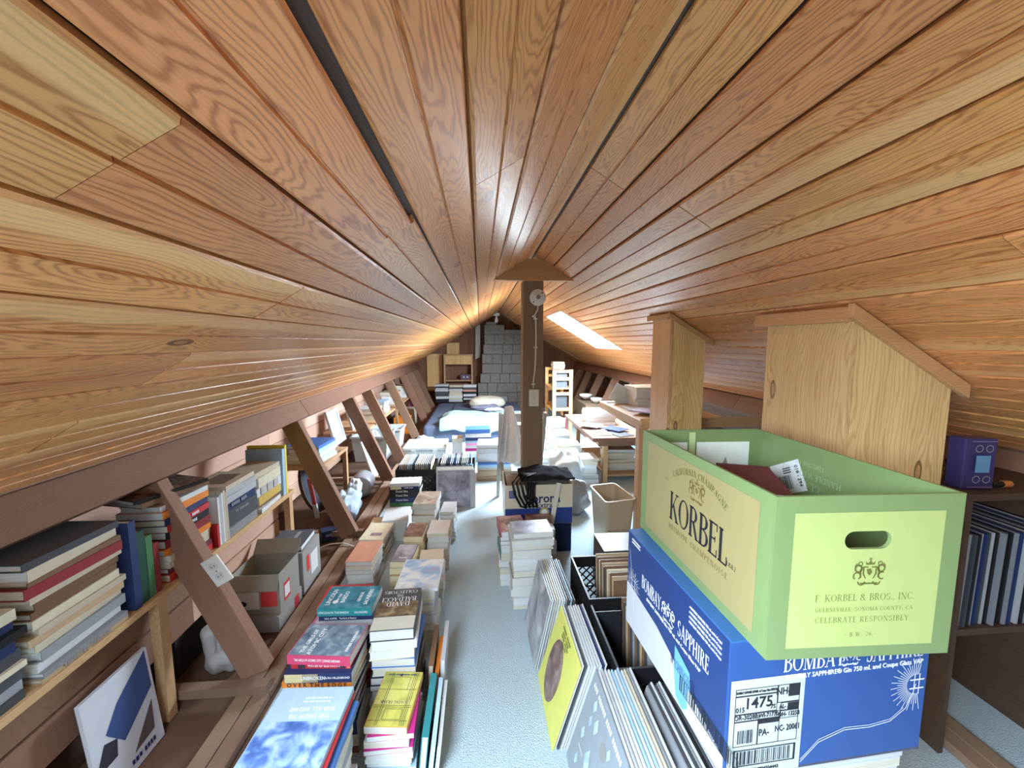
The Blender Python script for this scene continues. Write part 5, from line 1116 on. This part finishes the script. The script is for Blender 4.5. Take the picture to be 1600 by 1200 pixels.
tote('white plastic tote among the narrow braces', -1.46, -1.06, 4.55, 4.98, .30, (.56, .62, .63)); tote('smaller white basket beyond the plastic tote', -1.42, -1.02, 5.10, 5.42, .26, (.70, .75, .76))
t_ = thing('cloth_heap', 'heap of white cloth filling the plastic tote', 'clothes'); blob(-1.26, 4.76, .135, .115, .13, .155, .4, 2.5, 3, 'cloth', t_, (.74, .78, .78))
t_ = thing('cloth_heap', 'heap of pale blue cloth between the tote and the frame', 'clothes'); blob(-1.05, 4.27, .045, .045, .045, .05, .4, 2.5, 13, 'cloth', t_, (.55, .60, .68))
for j, (x, y, cols, ph) in enumerate(((-1.18, 6.1, 'orange', 'orange'), (-1.20, 6.72, 'cream', 'cream'), (-1.19, 7.42, 'pink', 'pink'))):
    carton_box('carton', f'small {ph} carton behind the far narrow braces', x - .11, x + .11, y - .12, y + .12, .001, .24 + .03 * j, PAL[cols])
# ------------------------------------------------------------------ middle of the room
wb = thing('white_case', 'long white lidded case before the mattress', 'case', TR(-.60, 4.62, .001))
MB().box(-.26, .20, -.20, .20, 0, .16).build('body', 'plastic', wb, col=(.62, .68, .68), bevel=.01); MB().box(-.27, .21, -.21, .21, .162, .20).build('lid', 'plastic', wb, col=(.64, .70, .70), bevel=.012)
for x in (-.15, .09): MB().box(x - .025, x + .025, -.222, -.2105, .13, .175).build('latch', 'plastic', wb, col=(.62, .65, .66))
for k, (x, y, r_) in enumerate(((-.72, 5.05, .13), (-.50, 5.02, .09))):
    t_ = thing('paper_heap', ['loose heap of white papers at the mattress corner by the sill', 'small heap of white papers beside the sill corner heap'][k], 'papers'); blob(x, y, r_ * .62, r_, r_, r_ * .78, .5, 2, 20 + k, 'sheets', t_, (.64, .68, .70), 'paper')
mt = thing('mattress', 'slate blue covered mattress on the floor before the chimney', 'mattress', TR(-.04, 6.42, .001))
MB().box(-.74, .74, -1.02, 1.06, 0, .235).build('body', 'cloth', mt, col=(.13, .16, .24), bevel=.04)
for z in (.03, .215): MB().tube([(-.735, -1.0, z), (-.742, 0, z), (-.735, 1.04, z)], .009, 6).build('piping', 'black', mt, smooth=True)
MB().tube([(-.43, -1.0, .236), (-.43, 1.03, .236)], .008, 6).build('piping', 'black', mt, smooth=True)
bl = thing('blanket', 'rumpled pale aqua blanket thrown over the foot of the mattress', 'blanket')
def fb(u, v):
    x = -.56 + 1.32 * u; y = 5.30 + .95 * v; n = mn.noise(Vector((u * 5, v * 4, 1))) * .045 + mn.noise(Vector((u * 11, v * 9, 5))) * .02
    z = .285 + n + .07 * math.exp(-((u - .12) / .10) ** 2) * (1 - abs(v - .5)) + .05 * math.exp(-((v - .15) / .12) ** 2)
    e = min(u, 1 - u, v, 1 - v)
    if e < .08: z -= (.08 - e) * .35
    if v < .10: z -= (.10 - v) * 1.1; y = 5.375 - (.10 - v) * .35
    return Vector((x, y, max(z, .252 if v >= .1 and -.74 < x < .66 else .07)))
cloth_grid(fb, 34, 26, 'cloth', bl, (.40, .60, .62), thick=.012)
pl = thing('pillow', 'cream pillow at the chimney side of the mattress', 'pillow'); blob(.12, 6.86, .335, .31, .20, .105, .12, 2, 3, 'cushion', pl, (.72, .70, .56), e=.75)
pk = thing('plaid_cloth', 'dark and white patterned cloth bunched before the pillow', 'cloth'); blob(.10, 6.52, .292, .25, .10, .055, .5, 3, 9, 'cloth', pk, (.22, .22, .30)); blob(.22, 6.44, .275, .16, .06, .036, .5, 3, 19, 'lining', pk, (.62, .66, .70))
for k in range(2): stack(['of small dark cases behind the pillow', 'of brown cases by the chimney foot'][k], [.16, .42][k], 7.60, .245 if k == 0 else .245, rnd_specs(3, .10, ['charcoal', 'brown', 'grey'], R), rz=q90, w=.14, h=.19, hard=1)
# folding chair with a towel
fc = thing('folding_chair', 'grey wooden folding chair half hidden behind the timber post', 'chair', TR(.335, 3.24, .001, .04)); gw = (.34, .31, .27)
for x in (-.18, .18):
    MB().bar((x, .20, 0), (x, -.10, .80), .028, .035, up=(0, 1, 0)).build('rear_post', 'card', fc, col=gw, bevel=.003); MB().bar((x * .86, -.22, 0), (x * .86, .16, .43), .025, .03, up=(0, 1, 0)).build('leg', 'card', fc, col=gw, bevel=.003)
for z in (.62, .72): MB().box(-.165, .165, -.062 - (z - .7) * .38, -.042 - (z - .7) * .38, z, z + .07).build('back_slat', 'card', fc, col=gw, bevel=.003)
MB().box(-.15, .15, -.15, .20, .432, .45).build('seat', 'card', fc, col=gw, bevel=.004)
tw = thing('towel', 'white towel hanging from the back of the folding chair', 'towel')
def ft_(u, v):
    a = (u - .5) * 2; z = .875 - .012 * abs(a) - max(0, abs(a) - .08) * .46; x = .215 + a * .055 + (v - .5) * (.05 + .10 * max(0, a) + .03 * abs(a)); y = 3.02 + .03 * sin(v * 9 + a * 2) * min(1, abs(a) * 2) + .02 * v - .03 * abs(a)
    return Vector((x, y, z))
cloth_grid(ft_, 26, 12, 'cloth', tw, (.88, .88, .90))
# beer carton on its dark box, with the bag
carton_box('carton', 'dark navy carton supporting the beer carton', .215, .585, 2.46, 2.72, .001, .198, (.012, .02, .06))
bc_ = carton_box('beer_carton', 'white and navy beer carton standing before the timber post', .150, .585, 2.44, 2.735, .203, .462, (.72, .66, .50), True, (), mat='gloss')
rect(.433, .105, 'gloss', bc_, face_T(.1475, 's', 0, .0535), 'navy_band', col=(.03, .055, .24)); rect(.29, .105, 'gloss', bc_, face_T(.2175, 'e', 0, .0535), 'navy_band', col=(.02, .035, .13))
F5 = lambda x, z: face_T(.1475, 's', x, z) @ Matrix.Translation((0, 0, .0006))
lettering('Corona', .082, 'i_navy', bc_, F5(.02, .168), bold=.018, squeeze=.92); lettering('Extra', .048, 'i_navy', bc_, F5(.035, .124), bold=.012); rect(.045, .05, 'gloss', bc_, F5(-.17, .20), 'blue_stamp', col=(.06, .10, .36))
for k in range(3): rect(.034, .004, 'i_seal', bc_, F5(-.17, .214 - k * .012) @ Matrix.Translation((0, 0, .0004)), 'small_print')
sl_ = MB().lathe([(.030, 0), (.032, .0006)], 20).build('gold_seal', 'i_seal', bc_, F5(.035, .078)); MB().lathe([(.018, .0008), (.02, .001)], 16).build('seal_centre', 'i_white', sl_)
MB().box(-.20, .20, -.13, .13, .15, .245).build('contents', 'card', bc_, col=(.30, .28, .26))
st_ = thing('cardboard_strip', 'cream cardboard strip leaning on the front of the beer carton', 'strip'); MB().bar((.492, 2.424, .475), (.445, 2.415, .215), .03, .006, up=(0, 1, 0)).build('strip', 'card', st_, col=(.72, .68, .58))
bag = thing('shoulder_bag', 'black bag with long straps slumped on the beer carton', 'bag')
def fbag(u, v):
    x = .25 + .36 * u; y = 2.46 + .26 * v; return Vector((x, y, .475 + .038 * sin(pi * min(1, u * 1.15)) * sin(pi * v) ** .5 + max(0, .03 * mn.noise(Vector((u * 6, v * 6, 2)))) + .006))
cloth_grid(fbag, 16, 12, 'body', bag, (.02, .02, .025), thick=.012)
for k in range(4):
    x = .215 + k * .014; MB().tube([(x + .10, 2.52, .51), (x + .03, 2.44, .54 - k * .008), (x - .02 + k * .012, 2.415, .49), (x - .005 + k * .016, 2.42, .41 - k * .01), (x + .035 + k * .012, 2.424, .33), (x + .065 + k * .01, 2.424, .32), (x + .075, 2.42, .40), (x + .08, 2.43, .485)], .0075, 6).build('strap', 'black', bag, smooth=True)
bag2 = thing('bedding_heap', 'heap of white bedding on the floor behind the timber post', 'bedding'); blob(.76, 3.44, .20, .16, .17, .21, .3, 1.8, 11, 'cloth', bag2, (.60, .65, .66))
gb = thing('plastic_bag', 'glossy grey plastic bag in front of the white bedding', 'bag'); blob(.735, 3.06, .125, .14, .10, .145, .35, 2.2, 15, 'film', gb, (.28, .28, .30), 'plastic')
# waste bin and the dark box beside it
bn = thing('waste_bin', 'tan plastic waste bin standing on the carpet beyond the dark case', 'bin'); Z = .335
rim = [atz(*p, Z) for p in ((947, 787), (994, 781), (960, 756), (922, 760))]; cc = sum(rim, Vector()) / 4
def ringp(k, z, n=5):
    out = []
    for i in range(4):
        p, a, b2 = rim[i], rim[i - 1], rim[(i + 1) % 4]
        for j in range(n): 
            t = j / (n - 1); q = p + (a - p).normalized() * .03 * (1 - t) ** 2 + (b2 - p).normalized() * .03 * t ** 2; q = cc + (q - cc) * k; out.append((q.x, q.y, z))
    return out
mb = MB(); rs = [ringp(.80, .001), ringp(1, Z), ringp(1.04, Z), ringp(1.04, Z + .008), ringp(.955, Z + .008), ringp(.775, .008)]; n = 20
for r_ in rs: mb.v += r_
for k in range(5): mb.f += [(k * n + i, k * n + (i + 1) % n, (k + 1) * n + (i + 1) % n, (k + 1) * n + i) for i in range(n)]
mb.f += [tuple(range(n))[::-1], tuple(range(5 * n, 6 * n))]; mb.build('tub', 'plastic', bn, col=(.48, .38, .26))
vc = thing('metal_case', 'dark case with a brushed metal lid behind the record crates', 'case', TR(.765, 2.075, .001)); MB().box(-.115, .115, -.10, .10, 0, .248).build('body', 'dark', vc, bevel=.004); MB().box(-.116, .116, -.101, .101, .2485, .258).build('lid', 'metal', vc, bevel=.002)
# right hand shelves
ps = thing('corner_post', 'timber post carrying the shelf next to the slim column', 'post', TR(1.055, 2.50, .001)); MB().box(-.03, .03, -.03, .03, 0, .825).build('shaft', 'shelfz', ps, bevel=.002); MB().box(-.036, .09, -.05, -.031, 0, .60).build('board', 'shelfz', ps)
us = thing('wall_shelf', 'wide upper shelf under the east eaves behind the slim column', 'shelf', TR(1.03, 2.46, .83)); MB().box(0, .62, .02, .90, 0, .028).build('board', 'shelf', us, bevel=.002); MB().box(0, .82, 0, .0195, -.02, .045).build('front_rail', 'shelfx', us, bevel=.002); MB().box(0, .0195, .02, .90, -.03, -.0005).build('side_rail', 'shelf', us)
stack('of big magazines on the upper east shelf', 1.36, 3.12, .859, rnd_specs(6, .155, ['white', 'beige', 'brown', 'cream', 'white'], R), rz=-q90, w=.24, h=.30, hard=0, name='magazine')
pp = thing('booklet', 'pale printed booklet propped open on the upper east shelf', 'booklet', TR(1.14, 3.22, .859)); MB().box(-.09, .09, -.004, 0, 0, .15).build('page', 'paper', pp, TR(0, 0, 0) @ Matrix.Rotation(.5, 4, 'Y'), col=(.66, .72, .72)); MB().box(-.09, .09, .002, .006, 0, .012).build('spine', 'paper', pp, col=(.7, .74, .74))
for k, (x, y, c) in enumerate(((1.18, 2.95, 'pale grey'), (1.30, 2.80, 'white'), (1.20, 2.70, 'lilac'))): book(f'thin {c} leaflet lying loose on the upper east shelf', TR(x, y, .859 + .009 * k, .4 * k), .17, .22, .008, c, None, False, 'leaflets on the upper shelf', 'leaflet', 'leaflet')
bs = thing('cable_coil', 'coil of black cable on the upper east shelf', 'cable'); MB().tube([(1.40 + (.07 + .006 * sin(k)) * cos(k * .7), 2.86 + (.05 + .006 * cos(k * 1.3)) * sin(k * .7), .869 + .0009 * k) for k in range(36)], .008, 6).build('coil', 'black', bs, smooth=True)
lt = thing('low_table', 'long low brown table laden with magazines under the east eaves', 'table', TR(1.05, 3.60, .001)); MB().box(0, .56, 0, 1.26, .43, .468).build('table_top', 'beam', lt, bevel=.003); MB().box(.06, .54, .02, .045, .385, .4295).build('apron', 'beam', lt)
for x in (.14, .50):
    for y in (.06, 1.12): MB().box(x - .022, x + .022, y - .0145, y + .03, 0, .4295).build('leg', 'shelfz', lt)
MB().box(.17, .55, .10, 1.10, .06, .08).build('lower_shelf', 'shelf', lt)
stack('of thick magazines on the low table', 1.31, 4.30, .470, rnd_specs(6, .15, ['white', 'white', 'grey', 'cream'], R), rz=-q90, w=.26, h=.32, hard=0, name='magazine')
for k, (x, y, c) in enumerate(((1.18, 3.80, 'white'), (1.36, 3.74, 'charcoal'), (1.36, 3.90, 'navy'), (1.15, 4.05, 'white'))): book(f'thin {c} leaflet lying loose {["at the corner", "on the front edge", "in the middle", "on the aisle side"][k]} of the low table', TR(x, y, .470 + .009 * k * (k != 1), .3 * k), .17, .22, .007, c, None, False, 'leaflets on the low table', 'leaflet', 'leaflet')
stack('of brown envelopes on the lower table shelf', 1.40, 3.90, .083, rnd_specs(7, .22, ['tan', 'brown', 'charcoal', 'brown'], R), rz=-q90, w=.22, h=.30, hard=0, name='magazine', jit=.015)
lb = thing('bookcase', 'tall orange pine bookcase with ladder sides near the east eaves', 'bookcase', TR(.96, 5.22, .001)); W_, D_, HH = .27, .62, 1.00
for y in (0, D_ - .022):
    sd = MB().box(0, .045, y, y + .022, 0, HH).build('side_stile', 'orange', lb, bevel=.002); MB().box(W_ - .045, W_, y, y + .022, 0, HH).build('side_stile', 'orange', lb, bevel=.002)
    for z in (.10, .45, .66, .86, HH - .04): MB().box(.0455, W_ - .0455, y + .002, y + .020, z, z + .038).build('rung', 'orange', lb)
for z in (.12, .44, .74): MB().box(0, W_, .0225, D_ - .0225, z, z + .016).build('shelf', 'orange', lb)
for lv, z in enumerate((.137, .457, .757)):
    y = 5.22 + .03
    for k in range(8):
        c = R.choice(['brown', 'charcoal', 'white', 'tan', 'navy', 'cream', 'dark red', 'pale grey']); t = R.uniform(.022, .04)
        book(f'{c} book, {SEQ[k]} along the {["bottom", "middle", "top"][lv]} shelf of the ladder-sided bookcase', TR(1.08, y, z + .001) @ Matrix(((1, 0, 0, 0), (0, 0, 1, 0), (0, 1, 0, .10), (0, 0, 0, 1))), .16, .20 + .012 * (k % 3) * 0, t - .001, c, None, True, 'books in the ladder-sided bookcase'); y += t + .001
stack('lying on top of the ladder-sided bookcase', 1.09, 5.55, 1.003, rnd_specs(3, .09, ['tan', 'cream', 'brown'], R), w=.16, h=.22)
# crockery on a beam under the far east eaves
for k, (x, y, z, r_) in enumerate(((1.62, 6.0, .50, .10), (1.70, 5.7, .48, .09))):
    t_ = thing('bowl', ['stacked white bowl on the crate behind the east braces', 'second white bowl behind the east braces'][k], 'bowl', TR(x, y, z)); MB().lathe([(r_ * .4, 0), (r_ * .9, .04), (r_, .07), (r_ * .95, .07), (r_ * .85, .045), (r_ * .35, .008)], 20).build('body', 'white', t_, smooth=True)
carton_box('carton', 'plain carton under the white bowls behind the east braces', 1.50, 1.82, 5.55, 6.15, .001, .47, (.24, .17, .11))
# dark shelves by the big column
rs_ = thing('shelf_unit', 'dark open shelf unit of records behind the big pine column', 'shelf', TR(1.51, 1.08, .001))
MB().box(0, .016, 0, .36, 0, .87).build('side_panel', 'dark', rs_); MB().box(.40, .416, 0, .36, 0, .87).build('side_panel', 'dark', rs_)
for z in (.42, .8705): MB().box(.0165 if z < .8 else 0, .3995 if z < .8 else .44, 0, .36, z, z + .022).build('shelf', 'dark', rs_)
for k in range(24):
    c = ['grey', 'charcoal', 'black', 'grey', 'navy', 'charcoal', 'pale grey', 'black'][k % 8]
    sleeve(f'{c} record sleeve, {SEQ[k] if k < 20 else ["twenty first", "twenty second", "twenty third", "twenty fourth"][k - 20]} on the dark shelf unit', TR(1.535 + k * .0148, 1.085 + R.uniform(0, .012), .4445) @ Matrix.Rotation(.03, 4, 'Y'), c, 'records on the dark shelf unit', t=.009)
vb = thing('decorated_box', 'purple box with pale ring ornaments on the dark shelf unit', 'box', TR(1.588, 1.14, .895, -.1)); MB().box(-.050, .050, -.022, .03, 0, .165).build('carton', 'gloss', vb, col=(.045, .035, .12), bevel=.004)
for z in (.035, .135):
    for x in (-.016, .016):
        mb = MB()
        for k in range(12): swoosh(mb, [(.011 * cos(k * pi / 6), .011 * sin(k * pi / 6)), (.011 * cos((k + 1) * pi / 6), .011 * sin((k + 1) * pi / 6))], .002)
        mb.build('ring_ornament', 'i_grey', vb, face_T(.03, 's', x, z))
rect(.045, .055, 'gloss', vb, face_T(.03, 's', 0, .085), 'picture_print', col=(.12, .25, .40)); rect(.08, .002, 'gloss', vb, face_T(.03, 's', 0, .010), 'border_print', col=(.25, .2, .3)); rect(.08, .002, 'gloss', vb, face_T(.03, 's', 0, .158), 'border_print', col=(.25, .2, .3))
br = thing('brass_ring', 'brass coloured ring leaning behind the purple box', 'ring', TR(1.545, 1.20, .938, .3)); MB().tube([(.04 * cos(k * pi / 12), 0, .04 * sin(k * pi / 12)) for k in range(25)], .004, 6).build('ring', 'brass', br, smooth=True)
oj = thing('orange_cap', 'small orange capped tube lying beside the purple box', 'tube', TR(1.69, 1.13, .905) @ Matrix.Rotation(pi / 2, 4, 'Y')); MB().lathe([(.010, -.04), (.010, 0)], 12).build('tube', 'black', oj); MB().lathe([(.011, .001), (.011, .03), (.007, .034)], 12).build('cap', 'plastic', oj, col=(.60, .20, .06))
